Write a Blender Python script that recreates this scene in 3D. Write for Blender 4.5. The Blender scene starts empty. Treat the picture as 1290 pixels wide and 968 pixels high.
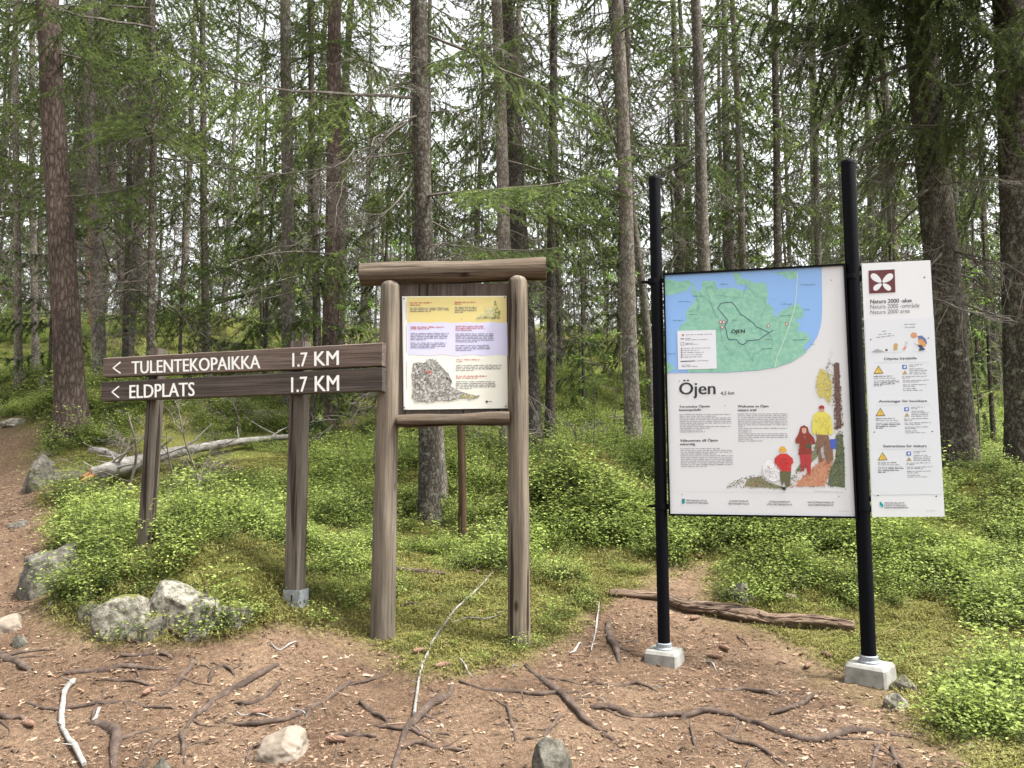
import bpy, bmesh, math, random
import numpy as np
from mathutils import Vector, Matrix, noise as mnoise
from mathutils.geometry import tessellate_polygon

# ------------------------------------------------------------------ camera, sky, sun, exposure
SC = bpy.context.scene
COL = SC.collection
F_PX, CX, CY = 969.0, 645.0, 484.0
PITCH = math.radians(5.4)
CAMZ = 1.5
cam = bpy.data.cameras.new('camera'); camo = bpy.data.objects.new('camera', cam); COL.objects.link(camo)
cam.sensor_width = 36.0; cam.lens = F_PX/1290*36.0; cam.clip_start = 0.05; cam.clip_end = 1500
camo.location = (0, 0, CAMZ); camo.rotation_euler = (math.pi/2+PITCH, 0, 0)
SC.camera = camo
SUN_EL, SUN_ROT = math.radians(62), math.radians(108)
w = bpy.data.worlds.new('World'); SC.world = w; w.use_nodes = True
nt = w.node_tree; nt.nodes.clear()
sky = nt.nodes.new('ShaderNodeTexSky'); sky.sky_type = 'NISHITA'; sky.sun_disc = False
sky.sun_elevation = SUN_EL; sky.sun_rotation = SUN_ROT; sky.air_density = 1.0; sky.dust_density = 4.0; sky.ozone_density = 1.0
hs = nt.nodes.new('ShaderNodeHueSaturation'); hs.inputs['Saturation'].default_value = 0.10
bg = nt.nodes.new('ShaderNodeBackground'); bg.inputs['Strength'].default_value = 0.15
wo = nt.nodes.new('ShaderNodeOutputWorld')
nt.links.new(sky.outputs[0], hs.inputs['Color']); nt.links.new(hs.outputs[0], bg.inputs['Color']); nt.links.new(bg.outputs[0], wo.inputs[0])
sl = bpy.data.lights.new('sun', 'SUN'); sl.energy = 2.9; sl.angle = math.radians(9); sl.color = (1.0, 0.96, 0.9)
so = bpy.data.objects.new('sun', sl); COL.objects.link(so)
sd = Vector((math.sin(SUN_ROT)*math.cos(SUN_EL), math.cos(SUN_ROT)*math.cos(SUN_EL), math.sin(SUN_EL)))
so.rotation_euler = sd.to_track_quat('Z', 'Y').to_euler()
SC.view_settings.view_transform = 'Standard'; SC.view_settings.look = 'None'
SC.view_settings.exposure = 1.76; SC.view_settings.gamma = 1.0
SC.cycles.max_bounces = 6; SC.cycles.diffuse_bounces = 4; SC.cycles.transmission_bounces = 4; SC.cycles.glossy_bounces = 2

# ------------------------------------------------------------------ picture geometry -> place geometry
SP, CP = math.sin(PITCH), math.cos(PITCH)
def ray(px, py):
    a = (px-CX)/F_PX; b = -(py-CY)/F_PX
    return np.array([a, CP-b*SP, SP+b*CP])
def P(px, py, Y):
    r = ray(px, py); k = Y/r[1]
    return np.array([r[0]*k, Y, CAMZ+r[2]*k])
def proj(x, y, z):
    dz = z-CAMZ; d = y*CP+dz*SP; u = -y*SP+dz*CP
    d = np.where(d < 0.05, 0.05, d)
    return CX+x/d*F_PX, CY-u/d*F_PX

# value noise, vectorised
def _h(ix, iy, s):
    v = np.sin(ix*127.1+iy*311.7+s*74.7)*43758.5453
    return v-np.floor(v)
def vnoise(x, y, s=0):
    x = np.asarray(x, float); y = np.asarray(y, float)
    ix, iy = np.floor(x), np.floor(y); fx, fy = x-ix, y-iy
    fx = fx*fx*(3-2*fx); fy = fy*fy*(3-2*fy)
    return (_h(ix, iy, s)*(1-fx)+_h(ix+1, iy, s)*fx)*(1-fy)+(_h(ix, iy+1, s)*(1-fx)+_h(ix+1, iy+1, s)*fx)*fy
def fbm(x, y, s=0, o=3):
    t = 0; a = .5
    for k in range(o):
        t = t+a*(vnoise(x*2**k, y*2**k, s+k*7)-.5); a *= .5
    return t

CTRL = [(0,968,2.9),(300,968,2.8),(645,968,2.75),(1000,968,2.7),(1290,968,2.6),
 (480,812,3.85),(655,810,3.85),(837,843,3.8),(1097,868,3.58),(370,782,4.0),(183,692,4.3),(45,757,4.3),(200,802,3.75),
 (20,640,6.5),(20,590,8.3),(90,525,9.0),(20,530,12),(545,672,6.2),(582,684,5.9),(680,567,10),(800,567,9.5),(760,500,15),
 (730,440,24),(250,430,21),(60,480,15),(1205,594,7.4),(1280,560,10.5),(1000,560,12),(870,700,5.2),(900,765,4.6),(1060,800,4.2),
 (1285,815,4.0),(1285,905,3.15),(1285,710,5.5),(420,640,6.6),(300,640,6.0),(250,560,9),(120,640,5.9),(640,720,5.0),(760,640,6.6),(1100,660,6.2),
 (1100,480,20),(420,470,18)]
pts = [P(*c) for c in CTRL]
for x, y, z in [(-8,0,.3),(8,0,-.2),(0,-6,-.5),(-12,-6,0),(12,-6,-.6),(0,0,0),(0,1.4,.2),(-25,12,3),(25,12,1.6),(-18,24,5.6),(18,24,4.6),
    (0,38,7.2),(-30,40,8),(30,40,6.5),(0,70,9),(-60,70,9.5),(60,70,8.5),(0,-60,-3),(-60,0,0),(60,0,-1),(-60,-60,-3),(60,-60,-3),(0,150,10),(-150,150,10),(150,150,10),(-150,-100,-4),(150,-100,-4),(-150,20,2),(150,20,2)]:
    pts.append(np.array([x, y, z], float))
pts = np.array(pts)
def _tps(d2): return np.where(d2 > 1e-12, .5*d2*np.log(d2+1e-12), 0)
_n = len(pts)
_A = np.zeros((_n+3, _n+3)); _d2 = (pts[:,None,0]-pts[None,:,0])**2+(pts[:,None,1]-pts[None,:,1])**2
_A[:_n,:_n] = _tps(_d2)+np.eye(_n)*0.35; _A[:_n,_n] = 1; _A[:_n,_n+1:] = pts[:,:2]; _A[_n,:_n] = 1; _A[_n+1:,:_n] = pts[:,:2].T
_w = np.linalg.solve(_A, np.concatenate([pts[:,2], [0,0,0]]))
def height0(x, y):
    x = np.asarray(x, float); y = np.asarray(y, float); sh = x.shape; x = x.ravel(); y = y.ravel(); out = np.zeros_like(x)
    for i in range(0, len(x), 20000):
        a, b = x[i:i+20000], y[i:i+20000]
        out[i:i+20000] = _tps((a[:,None]-pts[:,0])**2+(b[:,None]-pts[:,1])**2)@_w[:_n]+_w[_n]+_w[_n+1]*a+_w[_n+2]*b
    return out.reshape(sh)
LITTER = [(-900,500),(0,522),(40,548),(78,600),(80,640),(62,690),(66,752),(96,796),(180,812),(300,812),(360,786),(420,796),(470,818),(560,842),(640,836),(716,806),(748,770),
 (792,756),(828,728),(858,690),(884,694),(930,778),(1010,800),(1056,850),(1120,872),(1150,905),(1215,968),(1290,1150),(1500,3000),(-900,3000)]
def inpoly(px, py, poly):
    inside = np.zeros(px.shape, bool); j = len(poly)-1
    for i in range(len(poly)):
        xi, yi = poly[i]; xj, yj = poly[j]
        c = ((yi > py) != (yj > py))
        with np.errstate(divide='ignore', invalid='ignore'):
            xx = (xj-xi)*(py-yi)/((yj-yi) if yj != yi else 1e-9)+xi
        inside ^= c & (px < xx); j = i
    return inside
def litter(x, y, z):
    """1 on bare needle litter and path, 0 on moss and bilberry"""
    px, py = proj(x, y, z)
    n1 = fbm(x*2.3, y*2.3, 3)*150; n2 = fbm(x*2.3+9, y*2.3, 5)*95
    t = 0
    for ox, oy in ((0,0),(14,7),(-14,-7),(26,-12),(-26,12)):
        t = t+inpoly(px+n1*.6+ox, py+n2*.6+oy, LITTER)*.2
    return np.where(y < 1.6, 1.0, t)
HUMP = [(722,600,6.6,.45,.42),(225,745,4.02,.24,.13),(300,745,4.05,.24,.13),(722,618,6.6,.55,.10),(500,610,7.4,.6,.2),(600,600,8,.6,.22),(300,742,4.35,.42,.1),(215,700,4.5,.5,.08),(70,565,7.4,.7,.22),(140,585,6.6,.5,.18),(770,655,5.9,.4,.08),(980,700,5.6,.6,.12),(1150,680,5.9,.7,.16),(1260,640,6.6,.7,.18),
        (180,500,10,1.,.35),(45,470,13,1.2,.5),(250,440,20,2.5,.9),(620,470,15,2,.5),(700,735,4.8,.3,.06)]
_hp = [(P(a,b,c)[0], c, r, h) for a,b,c,r,h in HUMP]
def height(x, y):
    x = np.asarray(x, float); y = np.asarray(y, float)
    z = height0(x, y)
    for hx, hy, r, h in _hp:
        z = z+h*np.exp(-((x-hx)**2+(y-hy)**2)/(r*r))
    near = np.clip((y-3.2)/2, 0, 1)
    z = z+fbm(x*1.1, y*1.1, 1)*(.08+.16*np.clip((y-5)/2,0,1))*near+fbm(x*4, y*4, 2)*.05+fbm(x*14, y*14, 4, 2)*.018
    z = z+np.clip((y-14)/10, 0, 1)*fbm(x*.25, y*.25, 11)*1.6
    return z
def hgt(x, y): return float(height(np.array([x]), np.array([y]))[0])
def onground(px, py, y0=2.0, y1=60):
    """where the sight line through a point of the photograph meets the ground"""
    r = ray(px, py)
    Y = np.linspace(y0, y1, 700) if y1 > 12 else np.linspace(y0, y1, 500)
    Y = y0*(y1/y0)**np.linspace(0, 1, 700)
    k = Y/r[1]; X = r[0]*k; Z = CAMZ+r[2]*k
    d = Z-height(X, Y); i = np.argmax(d <= 0)
    if d[i] > 0 or i == 0: i = len(Y)-1 if d[i] > 0 else 1
    t = d[i-1]/(d[i-1]-d[i]+1e-9); t = min(max(t, 0), 1)
    Yy = Y[i-1]+(Y[i]-Y[i-1])*t; kk = Yy/r[1]
    x = r[0]*kk
    return np.array([x, Yy, hgt(x, Yy)])
def standing(px, Y):
    x = (px-CX)/F_PX*Y
    for _ in range(5):
        z = hgt(x, Y); x = (px-CX)/F_PX*(Y*CP+(z-CAMZ)*SP)
    return np.array([x, Y, z])

# ------------------------------------------------------------------ object helpers
def link(o, parent=None, label=None, cat=None, group=None, kind=None):
    COL.objects.link(o)
    if parent is not None: o.parent = parent
    if label: o['label'] = label
    if cat: o['category'] = cat
    if group: o['group'] = group
    if kind: o['kind'] = kind
    return o
def empty(name, loc, label, cat, group=None, rot=(0,0,0)):
    o = bpy.data.objects.new(name, None); o.empty_display_size = .2
    o.location = [float(v) for v in loc]; o.rotation_euler = rot
    return link(o, None, label, cat, group)
def mesh(name, V, faces, mats, midx=None, smooth=False, attr=None):
    """faces: list of int arrays (n,k)"""
    me = bpy.data.meshes.new(name); V = np.asarray(V, np.float32)
    me.vertices.add(len(V)); me.vertices.foreach_set('co', V.ravel())
    fs = [np.asarray(f, np.int32) for f in faces if len(f)]
    loops = np.concatenate([f.ravel() for f in fs]); cnt = np.concatenate([np.full(len(f), f.shape[1], np.int32) for f in fs])
    me.loops.add(len(loops)); me.loops.foreach_set('vertex_index', loops)
    me.polygons.add(len(cnt)); st = np.concatenate([[0], np.cumsum(cnt)[:-1]]).astype(np.int32)
    me.polygons.foreach_set('loop_start', st); me.polygons.foreach_set('loop_total', cnt)
    for m in (mats if isinstance(mats, (list, tuple)) else [mats]): me.materials.append(m)
    if midx is not None: me.polygons.foreach_set('material_index', np.asarray(midx, np.int32))
    if attr:
        for k, v in attr.items():
            a = me.attributes.new(k, 'FLOAT', 'POINT'); a.data.foreach_set('value', np.asarray(v, np.float32))
    me.update(calc_edges=True)
    me.polygons.foreach_set('use_smooth', np.full(len(cnt), bool(smooth)))
    return me
def obj(name, me, parent=None, loc=(0,0,0), rot=(0,0,0), scale=(1,1,1), **k):
    o = bpy.data.objects.new(name, me); o.location = [float(v) for v in loc]; o.rotation_euler = rot; o.scale = scale
    return link(o, parent, **k)

class MB:
    def __init__(s): s.v = []; s.q = []; s.t = []; s.qm = []; s.tm = []; s.n = 0; s.a = []
    def add(s, V, quads=None, tris=None, m=0, a=0.0):
        V = np.asarray(V, float)
        if quads is not None and len(quads): s.q.append(np.asarray(quads)+s.n); s.qm.append(np.full(len(quads), m))
        if tris is not None and len(tris): s.t.append(np.asarray(tris)+s.n); s.tm.append(np.full(len(tris), m))
        s.v.append(V); s.n += len(V)
        s.a.append(np.full(len(V), a) if np.isscalar(a) else np.asarray(a))
    def tube(s, pts, rad, sides=6, m=0, cap=True, a=0.0, bump=0, seed=0):
        pts = np.asarray(pts, float); n = len(pts); rad = np.broadcast_to(np.asarray(rad, float), (n,))
        T = np.gradient(pts, axis=0); T /= np.linalg.norm(T, axis=1)[:,None]+1e-9
        ref = np.array([0,0,1.]) if abs(T[:,2]).mean() < .8 else np.array([1.,0,0])
        U = np.cross(T, ref); U /= np.linalg.norm(U, axis=1)[:,None]+1e-9; W = np.cross(T, U)
        th = np.arange(sides)*2*math.pi/sides
        R = rad[:,None]*np.ones(sides)
        if bump:
            sl_ = np.cumsum(np.r_[0, np.linalg.norm(np.diff(pts, axis=0), axis=1)])
            tt, ss = np.meshgrid(th, sl_)
            R = R*(1+bump*(fbm(np.cos(tt)*1.7+ss*2.2+seed, np.sin(tt)*1.7+seed*3+ss*1.1, seed)*2))
        V = pts[:,None,:]+R[:,:,None]*(np.cos(th)[None,:,None]*U[:,None,:]+np.sin(th)[None,:,None]*W[:,None,:])
        i = np.arange(n-1)[:,None]*sides; j = np.arange(sides)[None,:]; j2 = (j+1) % sides
        q = np.stack([i+j, i+sides+j, i+sides+j2, i+j2], -1).reshape(-1, 4)
        V = V.reshape(-1, 3); tr = None
        if cap:
            V = np.vstack([V, V[:sides], V[(n-1)*sides:n*sides], pts[0], pts[-1]]); r0_, r1_ = n*sides, (n+1)*sides; c0, c1 = (n+2)*sides, (n+2)*sides+1; jj = np.arange(sides); j3 = (jj+1) % sides
            tr = np.vstack([np.stack([np.full(sides, c0), r0_+jj, r0_+j3], -1), np.stack([np.full(sides, c1), r1_+j3, r1_+jj], -1)])
        s.add(V, q, tr, m, a)
    def box(s, c, h, M=None, m=0, bev=0):
        """centre c, half sizes h, bevelled along every edge when bev"""
        c = np.asarray(c, float); h = np.asarray(h, float)
        if bev:
            b = min(bev, min(h)*.45); V = []; 
            for sx in (-1,1):
                for sy in (-1,1):
                    for sz in (-1,1):
                        V += [(sx*h[0], sy*(h[1]-b), sz*(h[2]-b)), (sx*(h[0]-b), sy*h[1], sz*(h[2]-b)), (sx*(h[0]-b), sy*(h[1]-b), sz*h[2])]
            bm = bmesh.new(); bv = [bm.verts.new(v) for v in V]; bmesh.ops.convex_hull(bm, input=bv)
            bm.verts.ensure_lookup_table(); bm.verts.index_update()
            V = np.array([v.co[:] for v in bm.verts]); T = np.array([[v.index for v in f.verts] for f in bm.faces if len(f.verts) == 3]); Q = [[v.index for v in f.verts] for f in bm.faces if len(f.verts) == 4]; bm.free()
            if M is not None: V = V@np.asarray(M).T
            s.add(V+c, Q if len(Q) else None, T if len(T) else None, m); return
        V = np.array([(x,y,z) for x in (-1,1) for y in (-1,1) for z in (-1,1)], float)*h
        if M is not None: V = V@np.asarray(M).T
        s.add(V+c, [(0,1,3,2),(4,6,7,5),(0,4,5,1),(2,3,7,6),(0,2,6,4),(1,5,7,3)], None, m)
    def me(s, name, mats, smooth=False, attr=None):
        F = []; M = []
        if s.q: F.append(np.concatenate(s.q)); M.append(np.concatenate(s.qm))
        if s.t: F.append(np.concatenate(s.t)); M.append(np.concatenate(s.tm))
        at = {attr: np.concatenate(s.a)} if attr else None
        return mesh(name, np.concatenate(s.v), F, mats, np.concatenate(M), smooth, at)

# ------------------------------------------------------------------ materials
def newmat(name):
    m = bpy.data.materials.new(name); m.use_nodes = True; t = m.node_tree; t.nodes.clear()
    o = t.nodes.new('ShaderNodeOutputMaterial'); b = t.nodes.new('ShaderNodeBsdfPrincipled'); t.links.new(b.outputs[0], o.inputs[0])
    return m, t, b, o
def N(t, k, **kw):
    n = t.nodes.new(k)
    for a, v in kw.items():
        if a in n.inputs: n.inputs[a].default_value = v
        else: setattr(n, a, v)
    return n
def ramp(t, src, stops):
    r = t.nodes.new('ShaderNodeValToRGB'); e = r.color_ramp.elements
    while len(e) < len(stops): e.new(.5)
    for i, (p, c) in enumerate(stops): e[i].position = p; e[i].color = (*c, 1)
    t.links.new(src, r.inputs[0]); return r
def coords(t, scale, rot=(0,0,0), kind='Object'):
    tc = t.nodes.new('ShaderNodeTexCoord'); mp = t.nodes.new('ShaderNodeMapping'); mp.inputs['Scale'].default_value = scale; mp.inputs['Rotation'].default_value = rot
    t.links.new(tc.outputs[kind], mp.inputs[0]); return mp.outputs[0]
def mixc(t, fac, a, b, mode='MIX'):
    n = t.nodes.new('ShaderNodeMix'); n.data_type = 'RGBA'; n.blend_type = mode
    for s, i in ((fac, 0), (a, 6), (b, 7)):
        if isinstance(s, (int, float)): n.inputs[i].default_value = s
        elif isinstance(s, tuple): n.inputs[i].default_value = (*s, 1)
        else: t.links.new(s, n.inputs[i])
    return n.outputs[2]
def noisy(name, stops, scale=(6,6,6), detail=6, rough=.85, bump=.4, bdist=.01, nrough=.6, spots=None, spec=.3, dist=0):
    m, t, b, o = newmat(name); c = coords(t, scale)
    n = N(t, 'ShaderNodeTexNoise', Scale=1.0, Detail=detail, Roughness=nrough, Distortion=dist); t.links.new(c, n.inputs['Vector'])
    r = ramp(t, n.outputs['Fac'], stops); col = r.outputs[0]
    if spots:
        sc, thr, sc_col = spots
        c2 = coords(t, (sc,)*3); n2 = N(t, 'ShaderNodeTexNoise', Scale=1.0, Detail=4, Roughness=.7); t.links.new(c2, n2.inputs['Vector'])
        r2 = ramp(t, n2.outputs['Fac'], [(thr, (0,0,0)), (thr+.06, (1,1,1))]); col = mixc(t, r2.outputs[0], col, sc_col)
    t.links.new(col, b.inputs['Base Color']); b.inputs['Roughness'].default_value = rough; b.inputs['Specular IOR Level'].default_value = spec
    if bump:
        bp = N(t, 'ShaderNodeBump', Strength=bump, Distance=bdist); t.links.new(n.outputs['Fac'], bp.inputs['Height']); t.links.new(bp.outputs[0], b.inputs['Normal'])
    return m
def bark(name, dark, mid, light, vs=26, stretch=.28, lichen=None, bump=.9, dist=.012):
    m, t, b, o = newmat(name); c = coords(t, (vs, vs, vs*stretch))
    v = N(t, 'ShaderNodeTexVoronoi', Scale=1.0); v.feature = 'DISTANCE_TO_EDGE'
    n0 = N(t, 'ShaderNodeTexNoise', Scale=1.2, Detail=5, Roughness=.7); t.links.new(c, n0.inputs['Vector'])
    mm = N(t, 'ShaderNodeVectorMath'); mm.operation = 'MULTIPLY_ADD'; mm.inputs[1].default_value = (1.4,1.4,1.4); t.links.new(n0.outputs['Color'], mm.inputs[0]); t.links.new(c, mm.inputs[2])
    t.links.new(mm.outputs[0], v.inputs['Vector'])
    r = ramp(t, v.outputs['Distance'], [(0, dark), (.12, mid), (.45, light)])
    c3 = coords(t, (3,3,1.2)); n = N(t, 'ShaderNodeTexNoise', Scale=1.0, Detail=6, Roughness=.7); t.links.new(c3, n.inputs['Vector'])
    rr = ramp(t, n.outputs['Fac'], [(.3, (.55,.55,.55)), (.7, (1.3,1.25,1.2))])
    col = mixc(t, 1.0, r.outputs[0], rr.outputs[0], 'MULTIPLY')
    if lichen:
        n4 = N(t, 'ShaderNodeTexNoise', Scale=14.0, Detail=6, Roughness=.75); c4 = coords(t, (1,1,1)); t.links.new(c4, n4.inputs['Vector'])
        r4 = ramp(t, n4.outputs['Fac'], [(.54, (0,0,0)), (.62, (1,1,1))]); col = mixc(t, r4.outputs[0], col, lichen)
    oi = t.nodes.new('ShaderNodeObjectInfo'); ro = ramp(t, oi.outputs['Random'], [(0, (.8,.8,.8)), (1, (1.15,1.12,1.1))])
    col = mixc(t, 1.0, col, ro.outputs[0], 'MULTIPLY')
    t.links.new(col, b.inputs['Base Color']); b.inputs['Roughness'].default_value = .95; b.inputs['Specular IOR Level'].default_value = .15
    ad = N(t, 'ShaderNodeMath', operation='MULTIPLY_ADD'); t.links.new(n0.outputs['Fac'], ad.inputs[0]); ad.inputs[1].default_value = .6; t.links.new(v.outputs['Distance'], ad.inputs[2])
    bp = N(t, 'ShaderNodeBump', Strength=bump, Distance=dist); t.links.new(ad.outputs[0], bp.inputs['Height']); t.links.new(bp.outputs[0], b.inputs['Normal'])
    return m
def leafy(name, c1, c2, tip, trans=.35, rough=.6, attr='tip', pos_scale=1.2):
    m, t, b, o = newmat(name)
    oi = t.nodes.new('ShaderNodeObjectInfo'); g = t.nodes.new('ShaderNodeNewGeometry')
    n = N(t, 'ShaderNodeTexNoise', Scale=pos_scale, Detail=4, Roughness=.6); t.links.new(g.outputs['Position'], n.inputs['Vector'])
    a = N(t, 'ShaderNodeMath', operation='ADD'); t.links.new(n.outputs['Fac'], a.inputs[0])
    s = N(t, 'ShaderNodeMath', operation='MULTIPLY_ADD'); t.links.new(oi.outputs['Random'], s.inputs[0]); s.inputs[1].default_value = .5; s.inputs[2].default_value = -.25; t.links.new(s.outputs[0], a.inputs[1])
    r = ramp(t, a.outputs[0], [(.3, c1), (.7, c2)])
    at = t.nodes.new('ShaderNodeAttribute'); at.attribute_name = attr
    col = mixc(t, at.outputs['Fac'], r.outputs[0], tip)
    t.links.new(col, b.inputs['Base Color']); b.inputs['Roughness'].default_value = rough; b.inputs['Specular IOR Level'].default_value = .25
    tr = t.nodes.new('ShaderNodeBsdfTranslucent'); t.links.new(col, tr.inputs['Color'])
    mx = t.nodes.new('ShaderNodeMixShader'); mx.inputs[0].default_value = trans
    t.links.new(b.outputs[0], mx.inputs[1]); t.links.new(tr.outputs[0], mx.inputs[2]); t.links.new(mx.outputs[0], o.inputs[0])
    return m
_flat = {}
def flat(c, rough=.45, metal=0.0, name='print'):
    k = (c, rough, metal)
    if k not in _flat:
        m, t, b, o = newmat(name); b.inputs['Base Color'].default_value = (*c, 1); b.inputs['Roughness'].default_value = rough; b.inputs['Metallic'].default_value = metal
        _flat[k] = m
    return _flat[k]
def s2l(r, g, b):
    f = lambda v: ((v/255+.055)/1.055)**2.4 if v > 10 else v/255/12.92
    return (f(r), f(g), f(b))

M_pine = bark('pine_bark', (.05,.038,.032), (.11,.086,.074), (.19,.155,.135), vs=26, stretch=.28, bump=1.0, dist=.03)
M_spruce = bark('spruce_bark', (.028,.024,.02), (.074,.066,.056), (.14,.128,.11), vs=34, stretch=.5, lichen=(.17,.175,.14))
M_grey = bark('grey_bark', (.065,.058,.05), (.155,.14,.122), (.25,.23,.205), vs=30, stretch=.45, lichen=(.22,.23,.195), bump=.6)
M_red = bark('upper_pine_bark', (.16,.06,.03), (.40,.17,.10), (.55,.30,.20), vs=22, stretch=.4, bump=.5)
M_twig = noisy('dead_twig', [(.3,(.05,.042,.036)),(.5,(.105,.09,.077)),(.75,(.20,.182,.16))], (9,9,9), bump=0)
M_needle = leafy('spruce_needle', (.062,.085,.036), (.11,.145,.050), (.28,.37,.10), trans=.5)
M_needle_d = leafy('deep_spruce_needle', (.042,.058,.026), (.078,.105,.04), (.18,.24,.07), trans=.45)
M_bil = leafy('bilberry_leaf', (.03,.055,.012), (.145,.21,.034), (.38,.46,.12), trans=.42, pos_scale=.9)  # dark base against pale tip: shade inside the clumps is put into the colour
M_birch = leafy('sapling_leaf', (.12,.22,.03), (.2,.34,.05), (.26,.42,.08), trans=.45)
M_moss = leafy('moss_leaf', (.10,.10,.028), (.18,.175,.048), (.28,.26,.085), trans=.25, pos_scale=2)
M_stem = flat((.07,.075,.03), .8, name='stem')

# ground
def ground_mat():
    m, t, b, o = newmat('forest_floor')
    at = t.nodes.new('ShaderNodeAttribute'); at.attribute_name = 'litter'
    c = coords(t, (1,1,1))
    n1 = N(t, 'ShaderNodeTexNoise', Scale=1.6, Detail=6, Roughness=.65); t.links.new(c, n1.inputs['Vector'])
    n2 = N(t, 'ShaderNodeTexNoise', Scale=38., Detail=6, Roughness=.75); t.links.new(c, n2.inputs['Vector'])
    n3 = N(t, 'ShaderNodeTexNoise', Scale=110., Detail=4, Roughness=.8, Distortion=1.5); t.links.new(c, n3.inputs['Vector'])
    lit = ramp(t, n1.outputs['Fac'], [(.25,(.065,.043,.029)), (.46,(.135,.091,.061)), (.7,(.205,.146,.099))])
    l2 = ramp(t, n2.outputs['Fac'], [(.3,(.45,.40,.38)), (.5,(1,1,1)), (.72,(1.45,1.4,1.35))])
    l3 = ramp(t, n3.outputs['Fac'], [(.36,(.5,.45,.42)), (.52,(1,1,1)), (.66,(1.7,1.6,1.5))])
    lc = mixc(t, 1, mixc(t, 1, lit.outputs[0], l2.outputs[0], 'MULTIPLY'), l3.outputs[0], 'MULTIPLY')
    mos = ramp(t, n1.outputs['Fac'], [(.3,(.05,.055,.018)), (.5,(.13,.14,.036)), (.7,(.18,.155,.065))])
    mc = mixc(t, 1, mixc(t, 1, mos.outputs[0], l2.outputs[0], 'MULTIPLY'), l3.outputs[0], 'MULTIPLY')
    t.links.new(mixc(t, at.outputs['Fac'], mc, lc), b.inputs['Base Color'])
    b.inputs['Roughness'].default_value = .95; b.inputs['Specular IOR Level'].default_value = .1
    ad = N(t, 'ShaderNodeMath', operation='ADD'); t.links.new(n2.outputs['Fac'], ad.inputs[0]); t.links.new(n3.outputs['Fac'], ad.inputs[1])
    bp = N(t, 'ShaderNodeBump', Strength=.9, Distance=.012); t.links.new(ad.outputs[0], bp.inputs['Height']); t.links.new(bp.outputs[0], b.inputs['Normal'])
    return m
s_ = np.linspace(-1, 1, 331)
gx = 1.25*np.sinh(5.4*s_); gy = 3.9+1.25*np.sinh(5.4*s_)
GX, GY = np.meshgrid(gx, gy); GZ = height(GX, GY)
V = np.stack([GX, GY, GZ], -1).reshape(-1, 3); n = len(s_)
i, j = np.meshgrid(np.arange(n-1), np.arange(n-1), indexing='ij'); a = (i*n+j).ravel()
Q = np.stack([a, a+1, a+n+1, a+n], -1)
lit = litter(V[:,0], V[:,1], V[:,2])
obj('ground', mesh('ground', V, [Q], ground_mat(), None, True, {'litter': lit}), kind='structure')

# ------------------------------------------------------------------ scatter of uncountable small stuff
def scatter(name, pts_, rots, scls, idxs, protos, label, cat):
    pc = bpy.data.collections.new(name+'_kinds')
    for k, pm in enumerate(protos):
        po = bpy.data.objects.new('%s_kind_%02d' % (name, k), pm); pc.objects.link(po)
    me = bpy.data.meshes.new(name); me.vertices.add(len(pts_)); me.vertices.foreach_set('co', np.asarray(pts_, np.float32).ravel())
    a = me.attributes.new('rot', 'FLOAT_VECTOR', 'POINT'); a.data.foreach_set('vector', np.asarray(rots, np.float32).ravel())
    a = me.attributes.new('scl', 'FLOAT', 'POINT'); a.data.foreach_set('value', np.asarray(scls, np.float32))
    a = me.attributes.new('pick', 'INT', 'POINT'); a.data.foreach_set('value', np.asarray(idxs, np.int32))
    g = bpy.data.node_groups.new(name, 'GeometryNodeTree')
    g.interface.new_socket('Geometry', in_out='INPUT', socket_type='NodeSocketGeometry'); g.interface.new_socket('Geometry', in_out='OUTPUT', socket_type='NodeSocketGeometry')
    gi = g.nodes.new('NodeGroupInput'); go = g.nodes.new('NodeGroupOutput'); ci = g.nodes.new('GeometryNodeCollectionInfo'); ip = g.nodes.new('GeometryNodeInstanceOnPoints')
    ci.inputs['Collection'].default_value = pc; ci.inputs['Separate Children'].default_value = True; ci.inputs['Reset Children'].default_value = True
    def na(nm, ty):
        x = g.nodes.new('GeometryNodeInputNamedAttribute'); x.data_type = ty; x.inputs['Name'].default_value = nm
        return [s for s in x.outputs if s.enabled and s.name == 'Attribute'][0]
    L = g.links.new
    L(gi.outputs[0], ip.inputs['Points']); L(ci.outputs[0], ip.inputs['Instance']); ip.inputs['Pick Instance'].default_value = True
    L(na('pick', 'INT'), ip.inputs['Instance Index'])
    er = g.nodes.new('FunctionNodeEulerToRotation'); L(na('rot', 'FLOAT_VECTOR'), er.inputs[0]); L(er.outputs[0], ip.inputs['Rotation'])
    L(na('scl', 'FLOAT'), ip.inputs['Scale']); L(ip.outputs[0], go.inputs[0])
    o = bpy.data.objects.new(name, me); link(o, None, label, cat, None, 'stuff')
    md = o.modifiers.new('scatter', 'NODES'); md.node_group = g
    return o

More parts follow.
